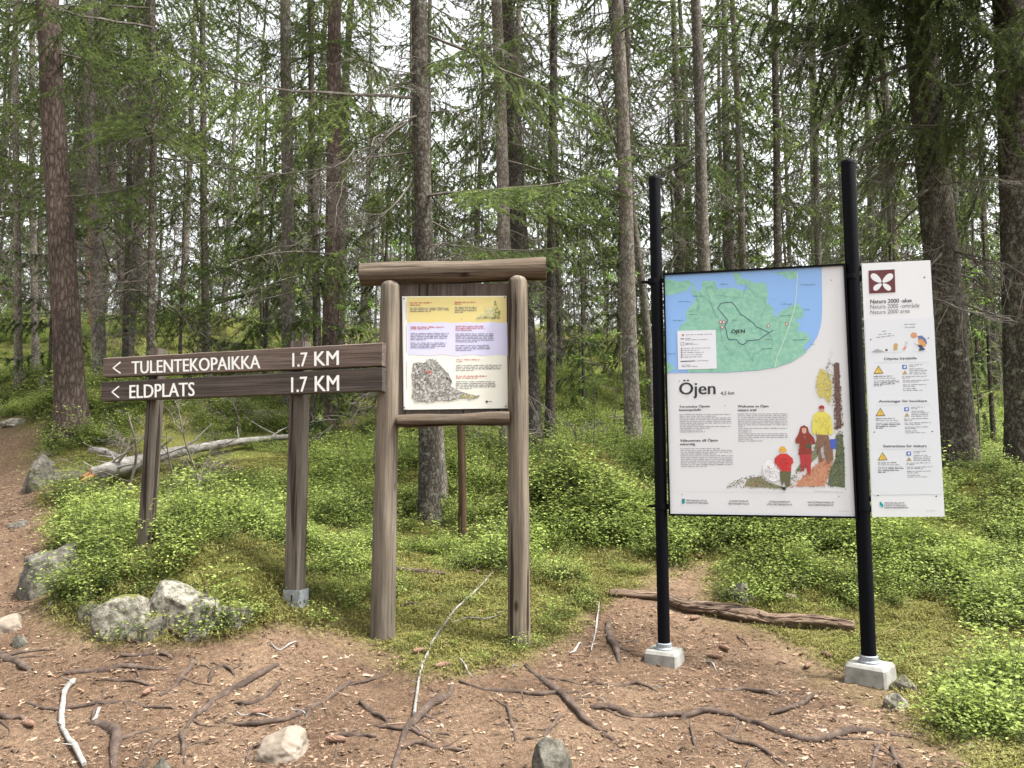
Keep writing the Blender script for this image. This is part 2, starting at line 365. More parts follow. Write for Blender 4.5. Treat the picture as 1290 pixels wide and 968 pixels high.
def sprig(seed, nstem=7, h=.2, leaves=16, leaf=.017, spread=.11):
    """a little bilberry clump: thin branching stems with small pointed oval leaves"""
    r = np.random.default_rng(seed); mb = MB()
    for s in range(nstem):
        az = r.uniform(0, 6.283); sp = spread*r.uniform(.3, 1.2); hh = h*r.uniform(.55, 1.1)
        b0 = np.array([r.normal(0, .03), r.normal(0, .03), -.02]); top = b0+[math.cos(az)*sp, math.sin(az)*sp, hh]
        t = np.linspace(0, 1, 4)[:,None]; stem = b0*(1-t)+top*t+np.array([0,0,.02])*np.sin(t*3.14)
        mb.tube(stem, np.linspace(.0016, .0008, 4), 3, 1, False)
        for k in range(leaves):
            tt = r.uniform(.3, 1.05); c = b0*(1-tt)+top*tt+r.normal(0, .022, 3)*np.array([1.3,1.3,.5])
            a = r.uniform(0, 6.283); d = np.array([math.cos(a), math.sin(a), r.uniform(-.35,.35)]); d /= np.linalg.norm(d)
            side = np.cross(d, [0,0,1]); side /= np.linalg.norm(side)+1e-9; up = np.cross(side, d); L = leaf*r.uniform(.7,1.4); w_ = L*.32; tl = r.uniform(-.5,.5); side = side*math.cos(tl)+up*math.sin(tl)
            Vv = [c, c+d*L*.45+side*w_+up*.1*L, c+d*L, c+d*L*.45-side*w_+up*.1*L, c+d*L*.45]
            mb.add(Vv, None, [(0,4,1),(1,4,2),(2,4,3),(3,4,0)][0:4], 0, float(np.clip((tt-.55)*1.5+r.normal(0,.25), 0, 1)))  # leaves paler higher up the stem, lower ones painted darker as shaded
    return mb.me('bilberry_clump', [M_bil, M_stem], False, 'tip')
def mosstuft(seed):
    r = np.random.default_rng(seed); mb = MB()
    for k in range(46):
        c = np.array([r.normal(0,.03), r.normal(0,.03), -.005]); az = r.uniform(0, 6.28); lean = r.uniform(0,.9); h = r.uniform(.006,.017)
        d = np.array([math.cos(az)*lean, math.sin(az)*lean, 1]); d /= np.linalg.norm(d); side = np.array([-math.sin(az), math.cos(az), 0])*.0028
        tip = c+d*h; mb.add([c-side, c+side, tip], None, [(0,1,2)], 0, r.uniform(0,.8))
        for q in range(2):
            a2 = r.uniform(0, 6.28); e = np.array([math.cos(a2), math.sin(a2), .3])*.010; m_ = c+d*h*r.uniform(.4,1)
            s2 = np.array([-math.sin(a2), math.cos(a2), 0])*.002; mb.add([m_-s2, m_+s2, m_+e], None, [(0,1,2)], 0, r.uniform(0,1))
    return mb.me('moss_tuft', [M_moss], False, 'tip')
def flake(seed, mat):
    r = np.random.default_rng(seed); mb = MB()
    kind = seed % 5
    if kind < 3:       # a bunch of fallen needles
        for k in range(9):
            c = np.r_[r.normal(0,.02,2), r.uniform(.001,.006)]; a = r.uniform(0,6.28); L = r.uniform(.008,.022); d = np.array([math.cos(a), math.sin(a), r.uniform(-.25,.25)])*L; s2 = np.array([-math.sin(a), math.cos(a), 0])*.0009
            mb.add([c-s2, c+s2, c+d+s2*.6, c+d-s2*.6], [(0,1,2,3)], None, 0)
    else:              # bark flakes and chips
        for k in range(2):
            c = np.r_[r.normal(0,.015,2), .004]; a = r.uniform(0,6.28); L = r.uniform(.006,.02); w_ = L*r.uniform(.25,.6)
            d = np.array([math.cos(a), math.sin(a), r.uniform(-.2,.2)]); s2 = np.array([-math.sin(a), math.cos(a), r.uniform(-.4,.4)]); 
            V4 = [c-d*L-s2*w_*.6, c-d*L*.2+s2*w_+[0,0,.002], c+d*L+s2*w_*.3, c+d*L*.8-s2*w_*.8]
            V4 = np.array(V4+[v-np.array([0,0,.0018]) for v in V4]); mb.add(V4, [(0,1,2,3),(7,6,5,4),(0,4,5,1),(1,5,6,2),(2,6,7,3),(3,7,4,0)], None, 0)
    return mb.me('litter_piece', [mat])
def twiglet(seed):
    r = np.random.default_rng(seed); mb = MB(); L = r.uniform(.05,.11); p = np.stack([np.linspace(0,L,5), np.cumsum(r.normal(0,.004,5)), .004+np.abs(np.cumsum(r.normal(0,.001,5)))], -1); mb.tube(p, np.linspace(.0022,.0009,5), 5, 0)
    for k in range(r.integers(1,5)):
        i = r.integers(1,4); s = r.choice([-1,1]); l = r.uniform(.01,.04); mb.tube([p[i], p[i]+[l*.6, s*l*.8, .003]], [.0013,.0007], 4, 0)
    return mb.me('litter_piece', [LM[seed % 3+3]])

def sample(n, y0, y1, seed, lo=-130, hi=1420):
    r = np.random.default_rng(seed)
    Y = np.sqrt(r.uniform(y0*y0, y1*y1, n)); px = r.uniform(lo, hi, n); X = (px-CX)/F_PX*Y
    return X, Y, r
# bilberry
SPR = [sprig(100+k, 8, .15, 22, .0165) for k in range(7)]+[sprig(200+k, 5, .12, 12, .014, .09) for k in range(3)]+[sprig(220+k, 4, .27, 26, .019, .07) for k in range(3)]
PP, RR, SS, II = [], [], [], []
for n_, y0, y1, sc, sd_ in ((12000, 2.8, 6.0, .95, 1), (15000, 6.0, 11, 1.05, 2), (15000, 11, 20, 1.35, 3), (12000, 20, 40, 2.1, 4)):
    X, Y, r = sample(n_, y0, y1, sd_); Z = height(X, Y); lt = litter(X, Y, Z)
    dn = fbm(X*.9, Y*.9, 21)*1.9+fbm(X*3, Y*3, 25)*2.1+.50; px, py = proj(X, Y, Z)
    dn = dn-np.clip(1.0-(Y-3.4)*1.1, 0, 1.0)*.28                       # thinner towards the trodden ground
    for (mx, my, rx, ry, dd) in ((820,720,110,60,-.5),(980,790,110,40,-.55),(180,745,60,20,.15),(250,740,130,50,-.4),(1060,720,230,60,.35),(1245,888,62,42,.40),(1095,858,40,34,-3),(1190,815,110,34,-.55),(560,760,120,60,-.75),(430,755,55,50,-.5),(270,700,90,30,-.6),(720,740,60,40,-.6),(340,740,60,40,-.35),(1150,900,50,60,-.8),(1085,810,60,30,-1),(180,665,110,40,.35),(560,790,110,30,-.2),(430,770,60,50,.1),(240,598,150,34,-1.1),(372,775,40,22,-.9),(200,765,130,18,-.3),(184,680,26,30,-.9),(715,640,70,60,.5),(400,650,80,60,.2)):
        dn = dn+dd*np.exp(-((px-mx)/rx)**2-((py-my)/ry)**2)
    keep = (lt < .35) & (r.uniform(0, 1, n_) < np.clip(dn, 0.02, 1)) & (py < 1010)
    k = keep.sum(); PP.append(np.stack([X[keep], Y[keep], Z[keep]], -1)); RR.append(np.stack([r.normal(0,.15,k), r.normal(0,.15,k), r.uniform(0,6.28,k)], -1))
    s__ = sc*r.uniform(.55, 1.2, k)*(.6+.75*np.clip(dn[keep],0,1.3)); SS.append(s__); II.append(np.where(r.random(k) < .12, 10+r.integers(0,3,k), r.integers(0, 10, k)))
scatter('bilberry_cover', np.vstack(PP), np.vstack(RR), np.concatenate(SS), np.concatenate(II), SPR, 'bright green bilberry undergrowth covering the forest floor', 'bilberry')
# moss
MOS = [mosstuft(k) for k in range(5)]
X, Y, r = sample(34000, 2.5, 8.5, 31); Z = height(X, Y); lt = litter(X, Y, Z); keep = r.uniform(0,1,len(X)) > lt*1.25+.05; k = keep.sum()
scatter('moss_carpet', np.stack([X, Y, Z], -1)[keep], np.stack([r.normal(0,.1,k), r.normal(0,.1,k), r.uniform(0,6.28,k)], -1), r.uniform(.6,1.6,k), r.integers(0,5,k), MOS, 'low yellow green moss carpet between the bilberry and the bare soil', 'moss')
# litter
LM = [flat(c, .85, name='litter') for c in ((.20,.125,.078),(.13,.077,.047),(.24,.155,.098),(.31,.235,.165),(.23,.14,.088),(.07,.045,.03))]
LIT = [flake(k, LM[k % 6]) for k in range(30)]+[twiglet(k) for k in range(4)]
X, Y, r = sample(160000, 2.2, 7.5, 41); Z = height(X, Y); lt = litter(X, Y, Z); keep = r.uniform(0,1,len(X)) < (lt*.95+.10)*np.clip(.75+fbm(X*2.2, Y*2.2, 61)*2.2+fbm(X*7, Y*7, 62)*1.2, .12, 1); k = keep.sum()
scatter('needle_litter', np.stack([X, Y, Z], -1)[keep], np.stack([r.normal(0,.12,k), r.normal(0,.12,k), r.uniform(0,6.28,k)], -1), r.uniform(.3,1.0,k)**1.5*.95, np.where(r.random(k) < .03, 30+r.integers(0,4,k), r.integers(0,30,k)), LIT, 'reddish brown litter of fallen needles and bark flakes on the trodden ground', 'litter')
print('ground done')
# ------------------------------------------------------------------ signs
class Frame:
    """upright plane through two ground-plan points A (left) and B (right); local x along it, y away from the viewer, z up"""
    def __init__(s, A, B, origin):
        d = np.array([B[0]-A[0], B[1]-A[1]]); d /= np.linalg.norm(d)
        s.yaw = math.atan2(d[1], d[0]); s.e = np.array([d[0], d[1], 0]); s.n = np.array([-d[1], d[0], 0]); s.O = np.asarray(origin, float)
        s.y0 = np.dot(np.asarray(A)-s.O, s.n)      # local y of the plane
    def px(s, x, y, off=0.0):
        r = ray(x, y); C = np.array([0, 0, CAMZ])-s.O
        k = (s.y0+off-np.dot(C, s.n))/np.dot(r, s.n); p = C+r*k
        return np.array([np.dot(p, s.e), np.dot(p, s.n), p[2]])
_txt = {}
def textmesh(body, mat, bold=0.0, align='LEFT'):
    cu = bpy.data.curves.new('lettering', 'FONT'); cu.body = body; cu.size = 1; cu.offset = bold; cu.align_x = align; cu.resolution_u = 3
    o = bpy.data.objects.new('lettering_source', cu); COL.objects.link(o)
    dg = bpy.context.evaluated_depsgraph_get(); dg.update(); me = bpy.data.meshes.new_from_object(o.evaluated_get(dg)); bpy.data.objects.remove(o)
    me.name = 'lettering'; me.materials.clear(); me.materials.append(mat); return me
def text(fr, par, body, corners, mat, bold=0.0, lift=.001, name='lettering', align='LEFT', depth=0):
    """lettering fitted in the local rectangle whose corners are given by px points: (left,bottom),(right,bottom),(left,top)"""
    if bold:
        text(fr, par, body, corners, mat, 0, lift, name, align)
        dx = {.009: .8, .022: .9, .018: .28, .03: .5, .015: .2, .01: .15}.get(bold, .3); corners = [(x+dx, y) for x, y in corners]; lift = lift+.00015
    me = textmesh(body, mat, 0.0, align); n = len(me.vertices); co = np.zeros(n*3, np.float32); me.vertices.foreach_get('co', co); co = co.reshape(-1, 3)
    mn, mx = co[:,:2].min(0), co[:,:2].max(0); t = (co[:,:2]-mn)/(mx-mn)
    a, b, c = [fr.px(x, y, -lift) for x, y in corners]
    V = a+t[:,:1]*(b-a)+t[:,1:]*(c-a)
    if not depth:
        me.vertices.foreach_set('co', V.astype(np.float32).ravel())
        me.update(); me.flip_normals() if False else None
        return obj(name, me, par)
    V[:,1] -= 0; me.vertices.foreach_set('co', V.astype(np.float32).ravel()); me.update(); return obj(name, me, par)
def poly(fr, pts, lift):
    return np.array([fr.px(x, y, -lift) for x, y in pts])
def shape(fr, par, name, polys, mat, lift=.0008):
    """flat print: one or more outlines (photo points) filled in the plane of the panel"""
    V = []; T = []
    for p in polys:
        q = poly(fr, p, lift); tr = tessellate_polygon([[Vector((v[0], v[2], 0)) for v in q]]); T += [tuple(i+len(V) for i in t) for t in tr]; V += list(q)
    return obj(name, mesh(name, V, [T], mat), par)
def strokes(fr, par, name, lines, wpx, mat, lift=.0012):
    Q = []; V = []
    for ln in lines:
        for (x0,y0),(x1,y1) in zip(ln[:-1], ln[1:]):
            d = np.array([x1-x0, y1-y0], float); L = np.linalg.norm(d)+1e-6; d /= L; nn = np.array([-d[1], d[0]])*wpx/2; e = d*wpx*.3; b = len(V)
            for q in ((x0-e[0]+nn[0],y0-e[1]+nn[1]),(x0-e[0]-nn[0],y0-e[1]-nn[1]),(x1+e[0]-nn[0],y1+e[1]-nn[1]),(x1+e[0]+nn[0],y1+e[1]+nn[1])): V.append(fr.px(*q, -lift))
            Q.append((b,b+1,b+2,b+3))
    return obj(name, mesh(name, V, [Q], mat), par)
def words(fr, par, rows, hpx, mat, seed, lift=.001, name='text_block'):
    """body copy too small to read in the photograph: short strokes of x-height, word by word. rows: (x0, y0, x1, y1)"""
    r = random.Random(seed); Q = []; V = []
    for (x0, y0, x1, y1) in rows:
        L = x1-x0; t = 0.0
        while t < L:
            wl = r.uniform(2.2, 9.0); wl = min(wl, L-t)
            u = t
            while u < t+wl-.3:
                g = r.uniform(.45, .75); hh = hpx*(1 if r.random() < .7 else 1.4)
                xa, xb = x0+u, x0+min(u+g, t+wl); ya = y0+(y1-y0)*(xa-x0)/L; b = len(V)
                for q in ((xa, ya+hpx/2),(xb, ya+hpx/2),(xb, ya+hpx/2-hh),(xa, ya+hpx/2-hh)): V.append(fr.px(*q, -lift))
                Q.append((b,b+1,b+2,b+3)); u += g+.22
            t += wl+1.1
    return obj(name, mesh(name, V, [Q], mat), par, kind='stuff')
def splat(fr, par, name, regions, seed, lift=.0014):
    """painted illustration: many small brush dabs. regions: (outline, colours, count, size)"""
    r = random.Random(seed); mats = []; mi = []; V = []; F = []
    for (pl, cols, cnt, sz) in regions:
        xs = [p[0] for p in pl]; ys = [p[1] for p in pl]; ids = []
        for c in cols:
            m = flat(c, .45, name='ink')
            if m not in mats: mats.append(m)
            ids.append(mats.index(m))
        k = 0; tries = 0
        while k < cnt and tries < cnt*20:
            tries += 1; x, y = r.uniform(min(xs), max(xs)), r.uniform(min(ys), max(ys))
            if not inpoly(np.array([x]), np.array([y]), pl)[0]: continue
            a = r.uniform(0, 3.14); s1 = sz*r.uniform(.5, 1.3); s2 = s1*r.uniform(.3, .8); b = len(V); k += 1
            for q in range(5):
                th = q*1.2566; ux, uy = math.cos(th)*s1, math.sin(th)*s2
                V.append(fr.px(x+ux*math.cos(a)-uy*math.sin(a), y+ux*math.sin(a)+uy*math.cos(a), -lift-.0000015*(len(F) % 400)))
            F.append((b,b+1,b+2,b+3,b+4)); mi.append(r.choice(ids))
    return obj(name, mesh(name, V, [F], mats, mi), par, kind='stuff')

M_post = None
def wood(name, c0, c1, c2, sc=(55,55,2.2), cracks=True, axis='z', bump=.6, green=None):
    m, t, b, o = newmat(name)
    if axis == 'x': sc = (sc[2], sc[1], sc[0])
    c = coords(t, sc); n = N(t, 'ShaderNodeTexNoise', Scale=1.0, Detail=7, Roughness=.68); t.links.new(c, n.inputs['Vector'])
    r = ramp(t, n.outputs['Fac'], [(.28, c0), (.5, c1), (.74, c2)]); col = r.outputs[0]
    cc = coords(t, tuple(v*.45 for v in sc)); n2 = N(t, 'ShaderNodeTexNoise', Scale=1.0, Detail=3, Roughness=.5); t.links.new(cc, n2.inputs['Vector'])
    r2 = ramp(t, n2.outputs['Fac'], [(.36, (.25,.21,.19)), (.40, (1,1,1))]) ; col = mixc(t, 1, col, r2.outputs[0], 'MULTIPLY') if cracks else col
    c3 = coords(t, (2.2,2.2,1.4)); n3 = N(t, 'ShaderNodeTexNoise', Scale=1.0, Detail=5, Roughness=.6); t.links.new(c3, n3.inputs['Vector'])
    r3 = ramp(t, n3.outputs['Fac'], [(.3, (.72,.74,.72)), (.7, (1.22,1.16,1.1))]); col = mixc(t, 1, col, r3.outputs[0], 'MULTIPLY')
    ck = coords(t, tuple({True: 7.0, False: 3.2}[v > 10] for v in sc)); vk = N(t, 'ShaderNodeTexVoronoi', Scale=1.0); t.links.new(ck, vk.inputs['Vector'])
    rk = ramp(t, vk.outputs['Distance'], [(.07, (.28,.22,.18)), (.13, (1,1,1))]); col = mixc(t, 1, col, rk.outputs[0], 'MULTIPLY') if cracks else col
    t.links.new(col, b.inputs['Base Color']); b.inputs['Roughness'].default_value = .85; b.inputs['Specular IOR Level'].default_value = .2
    ad = N(t, 'ShaderNodeMath', operation='ADD'); t.links.new(n.outputs['Fac'], ad.inputs[0]); t.links.new(r2.outputs[0], ad.inputs[1])
    bp = N(t, 'ShaderNodeBump', Strength=bump, Distance=.007); t.links.new(ad.outputs[0], bp.inputs['Height']); t.links.new(bp.outputs[0], b.inputs['Normal'])
    return m
M_log = wood('weathered_log', (.055,.045,.036), (.128,.108,.086), (.225,.198,.162))
M_logh = wood('weathered_crossbeam', (.03,.023,.017), (.095,.074,.055), (.20,.165,.13), axis='x')
M_back = wood('dark_backing_wood', (.045,.037,.033), (.085,.07,.062), (.13,.11,.098), bump=.4)
M_arm1 = wood('brown_painted_board', (.06,.043,.037), (.118,.09,.078), (.20,.165,.145), sc=(60,60,1.6), axis='x', cracks=False)
M_arm2 = wood('dark_painted_board', (.035,.028,.025), (.068,.056,.050), (.12,.10,.09), sc=(60,60,1.6), axis='x', cracks=False)
M_sq = wood('grey_square_post', (.045,.037,.032), (.105,.089,.077), (.18,.158,.138))
M_stake = wood('brown_stake', (.02,.013,.008), (.055,.035,.02), (.10,.065,.038))
M_white = flat((.80,.80,.78), .5, name='white_paint')
M_black = flat((.0025,.003,.005), .65, name='black_powder_coat'); M_black.node_tree.nodes['Principled BSDF'].inputs['Specular IOR Level'].default_value = .08
M_zinc = noisy('galvanised_steel', [(.3,(.20,.22,.24)),(.7,(.32,.34,.37))], (30,30,30), rough=.45, bump=.05)
M_zinc.node_tree.nodes['Principled BSDF'].inputs['Metallic'].default_value = .3
M_conc = noisy('concrete', [(.3,(.15,.145,.125)),(.5,(.25,.243,.22)),(.75,(.33,.322,.30))], (14,14,14), 8, bump=.7, bdist=.005, spots=(90, .60, (.16,.16,.15)))
M_panel = flat((.60,.615,.645), .55, name='panel_print_white')
M_ink = flat((.02,.022,.035), .4, name='ink'); M_ink2 = flat((.13,.135,.16), .4, name='ink'); M_redink = flat((.42,.10,.09), .4, name='ink')
M_screw = flat((.03,.03,.03), .35, metal=.6, name='screw')

def log_post(fr, bx, by, tx, ty, r0, r1, off, round_top=True, below=.25, seed=0):
    """round post from photo foot to photo top, in thing coordinates"""
    a = fr.px(bx, by, off); b = fr.px(tx, ty, off); d = b-a; L = np.linalg.norm(d); d /= L
    n = 22; t = np.linspace(-below/L, 1, n); P_ = a+(t*L)[:,None]*d; R = r0+(r1-r0)*np.clip(t,0,1)
    if round_top:
        ext = [(.35,.94),(.7,.75),(.92,.45),(1.0,.12)]
        P_ = np.vstack([P_, [b+d*r1*.7*e for e, _ in ext]]); R = np.r_[R, [r1*k for _, k in ext]]
    mb = MB(); mb.tube(P_, R, 28, 0, True, bump=.045, seed=seed); return mb
# ---- wooden information board in the middle
base = standing(568, 3.92)
A, B = P(483, 560, 3.92), P(654, 560, 3.90)
fr = Frame(A, B, base)
wb = empty('information_board', base, 'weathered log-framed information board with a yellow, lilac and cream poster', 'information board', rot=(0,0,fr.yaw))
# posts, beam, rail
obj('post', log_post(fr, 481.5, 812, 492, 362, .064, .049, 0, seed=1).me('post', M_log, True), wb)
obj('post', log_post(fr, 654, 810, 652, 356, .057, .050, 0, seed=2).me('post', M_log, True), wb)
mb = MB(); a = fr.px(455, 347, .035); b = fr.px(687.5, 339, .035); t = np.linspace(0,1,26)[:,None]; pp = a+(b-a)*t; pp[:,2] += .002*np.sin(t[:,0]*9); mb.tube(pp, .060+.002*np.sin(np.linspace(0,7,26)), 28, 0, True, bump=.07, seed=4)
obj('crossbeam', mb.me('crossbeam', M_logh, True), wb)
mb = MB(); a = fr.px(501, 531, -.03); b = fr.px(642, 527, -.03); t = np.linspace(0,1,18)[:,None]; mb.tube(a+(b-a)*t, .032+.003*np.sin(np.linspace(0,9,18)), 18, 0, True, bump=.09, seed=6)
obj('lower_rail', mb.me('lower_rail', M_logh, True), wb)
for xa, xb in ((498,548.6),(549,596.6),(597,646)):
    c0, c1 = fr.px(xa, 358, .03), fr.px(xb, 532, .03)
    mb = MB(); mb.box((c0+c1)/2, (abs(c1[0]-c0[0])/2-.0008, .011, abs(c1[2]-c0[2])/2), bev=.002); obj('backing_plank', mb.me('backing_plank', M_back), wb)
PL = .012
def quadpx(fr, pts, off, th, name, mat, par):
    V = [fr.px(x, y, off) for x, y in pts]+[fr.px(x, y, off)+np.array([0, th, 0]) for x, y in pts]
    return obj(name, mesh(name, V, [[(0,1,2,3),(7,6,5,4),(0,4,5,1),(1,5,6,2),(2,6,7,3),(3,7,4,0)]], mat), par)
po = quadpx(fr, [(506.5,373.5),(638,373),(640,514.5),(508.5,516.5)], .012, .005, 'poster', flat((.72,.72,.64), .4, name='cream_print'), wb)
off = -.012
L = lambda k: -.012+.0006*k                                             # lift above the poster face
def edge(xa, xb, y, amp, k, seed):
    r = random.Random(seed); n = 30
    return [(xa+(xb-xa)*i/n, y+amp*(math.sin(i*k+seed)+r.uniform(-.5,.5))) for i in range(n+1)]
e1 = edge(507, 639, 406.5, .5, .9, 1); e2 = edge(508, 639.5, 447.8, .7, .8, 2)
shape(fr, po, 'yellow_band', [[(509.5,374.5),(637.5,374),(638.2,406)]+e1[::-1][1:-1]+[(510,407)]], flat((.63,.54,.22), .4, name='yellow_print'), L(1))
shape(fr, po, 'lilac_band', [[(p[0], p[1]) for p in e1[1:]]+[(639.6,447.5)]+e2[::-1][1:-1]+[(509,448),(508.4,407.5)]], flat((.56,.56,.76), .4, name='lilac_print'), L(1.2))
shape(fr, po, 'white_strip', [[(507.5,374.5),(512.5,374.5),(514.5,515),(509.5,515.5)]], flat((.70,.70,.70), .4, name='white_print'), L(2))
def z5(x, y): return (490+x/5.694, 360+y/5.694)
def rows5(x0, x1, y0, n, dy=10.6, seed=0):
    r = random.Random(seed+n); R = []
    for i in range(n):
        a = z5(x0, y0+i*dy); b = z5(x1 if i < n-1 else x0+(x1-x0)*r.uniform(.3,.7), y0+i*dy); R.append((a[0], a[1], b[0]-r.uniform(0,3), b[1]))
    return R
words(fr, po, rows5(150,310,124,2,16,1)+rows5(472,628,120,2,13,2)+rows5(155,405,298,2,12,3)+rows5(478,690,292,3,14,4)+rows5(480,655,532,2,13,5)+rows5(480,706,650,2,13,6), 1.2, M_redink, 3, L(3), 'heading')
words(fr, po, rows5(150,440,162,3,12,7)+rows5(472,640,156,4,12,8)+rows5(518,580,238,1)+rows5(155,432,343,5,11.5,9)+rows5(155,415,412,4,11.5,10)+rows5(478,765,346,6,11.5,11)+rows5(478,730,430,4,11.5,12)
      +rows5(480,815,572,4,12.5,13)+rows5(480,772,690,5,12,14)+rows5(715,820,832,1), .95, M_ink2, 4, L(3))
strokes(fr, po, 'margin_text', [[z5(123,120),z5(124,245)],[z5(124,290),z5(126,480)],[z5(125,545),z5(128,740)]], .9, flat((.42,.42,.40), .4), L(3))
c = z5(702,832); shape(fr, po, 'emblem', [[(c[0]+1.5*math.cos(k*.785), c[1]+1.5*math.sin(k*.785)) for k in range(8)]], M_ink, L(3))
G = lambda v: (v*.95, v*.94, v*.88)
rockp = [z5(*p) for p in ((172,560),(210,548),(250,556),(290,524),(340,540),(385,590),(430,640),(455,690),(440,720),(500,755),(560,775),(648,795),(610,812),(520,806),(430,830),(380,820),(300,832),(200,832),(165,800),(178,740),(165,650))]
shape(fr, po, 'boulder_drawing', [rockp], flat((.22,.215,.195), .45, name='ink'), L(3.2))
splat(fr, po, 'boulder_drawing', [(rockp, [G(.5),G(.42),G(.3)], 420, 2.0), (rockp, [G(.4),G(.12),G(.05),G(.25)], 560, .9), ([z5(*p) for p in ((180,570),(230,550),(280,640),(300,720),(250,760),(190,745),(175,650))], [G(.07),G(.12),G(.2)], 130, .9),
    ([z5(*p) for p in ((262,610),(318,612),(310,640),(280,636))], [(.45,.06,.03),(.6,.12,.06)], 26, .8), ([z5(*p) for p in ((300,650),(340,640),(355,690),(340,740),(305,720))], [G(.62),G(.5),G(.3)], 70, .8),
    ([z5(*p) for p in ((335,620),(365,622),(362,650),(340,650))], [G(.02)], 18, .8), ([z5(*p) for p in ((412,645),(452,690),(440,695),(410,665))], [G(.02)], 20, .8), ([z5(*p) for p in ((185,680),(240,690),(245,750),(185,745))], [(.12,.06,.04),(.2,.12,.09)], 40, .8),
    ([z5(*p) for p in ((510,770),(560,775),(648,795),(600,808),(515,802))], [(.45,.42,.05),(.3,.32,.06),(.5,.5,.15)], 55, 1.0)], 5, L(4))
splat(fr, po, 'hillside_drawing', [([z5(*p) for p in ((605,236),(640,215),(680,180),(690,150),(745,150),(768,180),(770,235),(690,238))], [(.55,.6,.4),(.35,.42,.25),(.6,.6,.5)], 120, .9), ([z5(*p) for p in ((760,110),(772,110),(780,180),(798,185),(796,232),(752,230),(756,180))], [(.08,.16,.05),(.14,.2,.06)], 60, .9),
    ([z5(*p) for p in ((605,238),(660,226),(795,226),(795,238))], [(.06,.08,.04),(.12,.12,.06)], 60, .7)], 6, L(4))
def screws(fr, par, pts_, off, r=.0035):
    for x, y in pts_:
        c = fr.px(x, y, off); mb = MB(); mb.tube([c+[0,.002,0], c, c-[0,.0012,0]], [r, r, r*.6], 10); obj('screw', mb.me('screw', M_screw, True), par)
screws(fr, wb, [(509,376.5),(635.5,374.5),(509.5,513.5),(637,512)], .010)

# ---- fingerpost with two boards
base = standing(372, 3.98)
A, B = P(130, 480, 4.30), P(485, 480, 3.82)
fr = Frame(A, B, base)
fp = empty('signpost', base, 'wooden signpost with two dark boards pointing left, TULENTEKOPAIKKA and ELDPLATS', 'signpost', rot=(0,0,fr.yaw))
def sqpost(x0, y0, x1, y1, hw, off, below=.2):
    a = fr.px(x0, y0, off); b = fr.px(x1, y1, off); d = b-a; a = a-d/np.linalg.norm(d)*below
    mb = MB(); V = []
    for p, k in ((a,1),(a+(b-a)*.5,1),(b,.97)):
        for sx, sy in ((-1,-1),(-.86,-1),(.86,-1),(1,-1),(1,1),(-1,1)): V.append(p+np.array([sx*hw*k, sy*hw*k+(-.0 if abs(sx)==1 and sy<0 else -.004 if sy<0 else 0), 0]))
    V = np.array(V); q = []
    for l in range(2):
        for i in range(6): q.append((l*6+i, l*6+(i+1)%6, (l+1)*6+(i+1)%6, (l+1)*6+i))
    mb.add(V, q, [(12,13,14),(12,14,17),(14,15,16),(14,16,17)]); return mb
p1 = obj('post', sqpost(370.5,782,379,431,.038,.075).me('post', M_sq), fp)
p2 = obj('post', sqpost(183,694,200,440,.031,.075).me('post', M_sq), fp); p2['label'] = 'post dark and wet looking at its foot'
# galvanised post shoe
c = fr.px(372.5, 760, .075); mb = MB()
for sx, sy, hx, hy in ((0,-1,.044,.002),(-1,0,.002,.044),(1,0,.002,.044)):
    mb.box(c+np.array([sx*.046, sy*.046, 0]), (hx, hy, .072))
obj('post_shoe', mb.me('post_shoe', M_zinc), fp); 
for dz in (.032, -.036):
    mb = MB(); mb.box(c+np.array([.006,-.0495,dz]), (.0035,.001,.018)); obj('slot', mb.me('slot', M_screw), p1)
def armboard(quad, mat, seed):
    """board 4.5 cm thick with slightly worn edges"""
    V = [fr.px(x, y, 0) for x, y in quad]; th = .045; r = np.random.default_rng(seed); n = 40; top = []; bot = []
    VV = []
    for i in range(n+1):
        t = i/n; tp = V[0]*(1-t)+V[1]*t; bt = V[3]*(1-t)+V[2]*t; w1, w2 = r.normal(0,.0007,2)
        VV += [tp+[0,.004,w1], tp+[0,0,w1-.004], bt+[0,0,w2+.004], bt+[0,.004,w2], bt+[0,th,w2], tp+[0,th,w1]]
    q = [(i*6+k, (i+1)*6+k, (i+1)*6+(k+1)%6, i*6+(k+1)%6) for i in range(n) for k in range(6)]; mb = MB(); e = n*6
    mb.add(VV, q, [(0,1,2),(0,2,3),(0,3,4),(0,4,5),(e,e+2,e+1),(e,e+3,e+2),(e,e+4,e+3),(e,e+5,e+4)]); return mb
def z6(x, y): return (110+x/3.3077, 420+y/3.3077)
b1 = obj('sign_board', armboard([z6(68,103), z6(1229,38.5), z6(1227,136), z6(66,184)], M_arm1, 1).me('sign_board', M_arm1), fp); b1['label'] = 'upper brown board reading TULENTEKOPAIKKA 1.7 KM'
b2 = obj('sign_board', armboard([z6(60,203.5), z6(1229,142), z6(1228,240), z6(57,284)], M_arm2, 2).me('sign_board', M_arm2), fp); b2['label'] = 'lower darker board reading ELDPLATS 1.7 KM'
def letters(par, s, x0, x1, yb0, yb1, yt0, lift=.001):
    text(fr, par, s, [z6(x0, yb0), z6(x1, yb1), z6(x0, yt0)], M_white, .009, lift)
letters(b1, 'TULENTEKOPAIKKA', 184, 719, 170, 147, 117)
letters(b1, '1.7', 854, 915, 141, 138, 83); letters(b1, 'KM', 945, 1046, 136.5, 132, 77)
letters(b2, 'ELDPLATS', 175, 445, 272, 261.5, 216)
letters(b2, '1.7', 849, 914, 247, 244, 184); letters(b2, 'KM', 947, 1047, 243, 239, 179)
strokes(fr, b1, 'arrow', [[z6(137,121), z6(108,145), z6(137,166)]], 1.7, M_white, .0012)
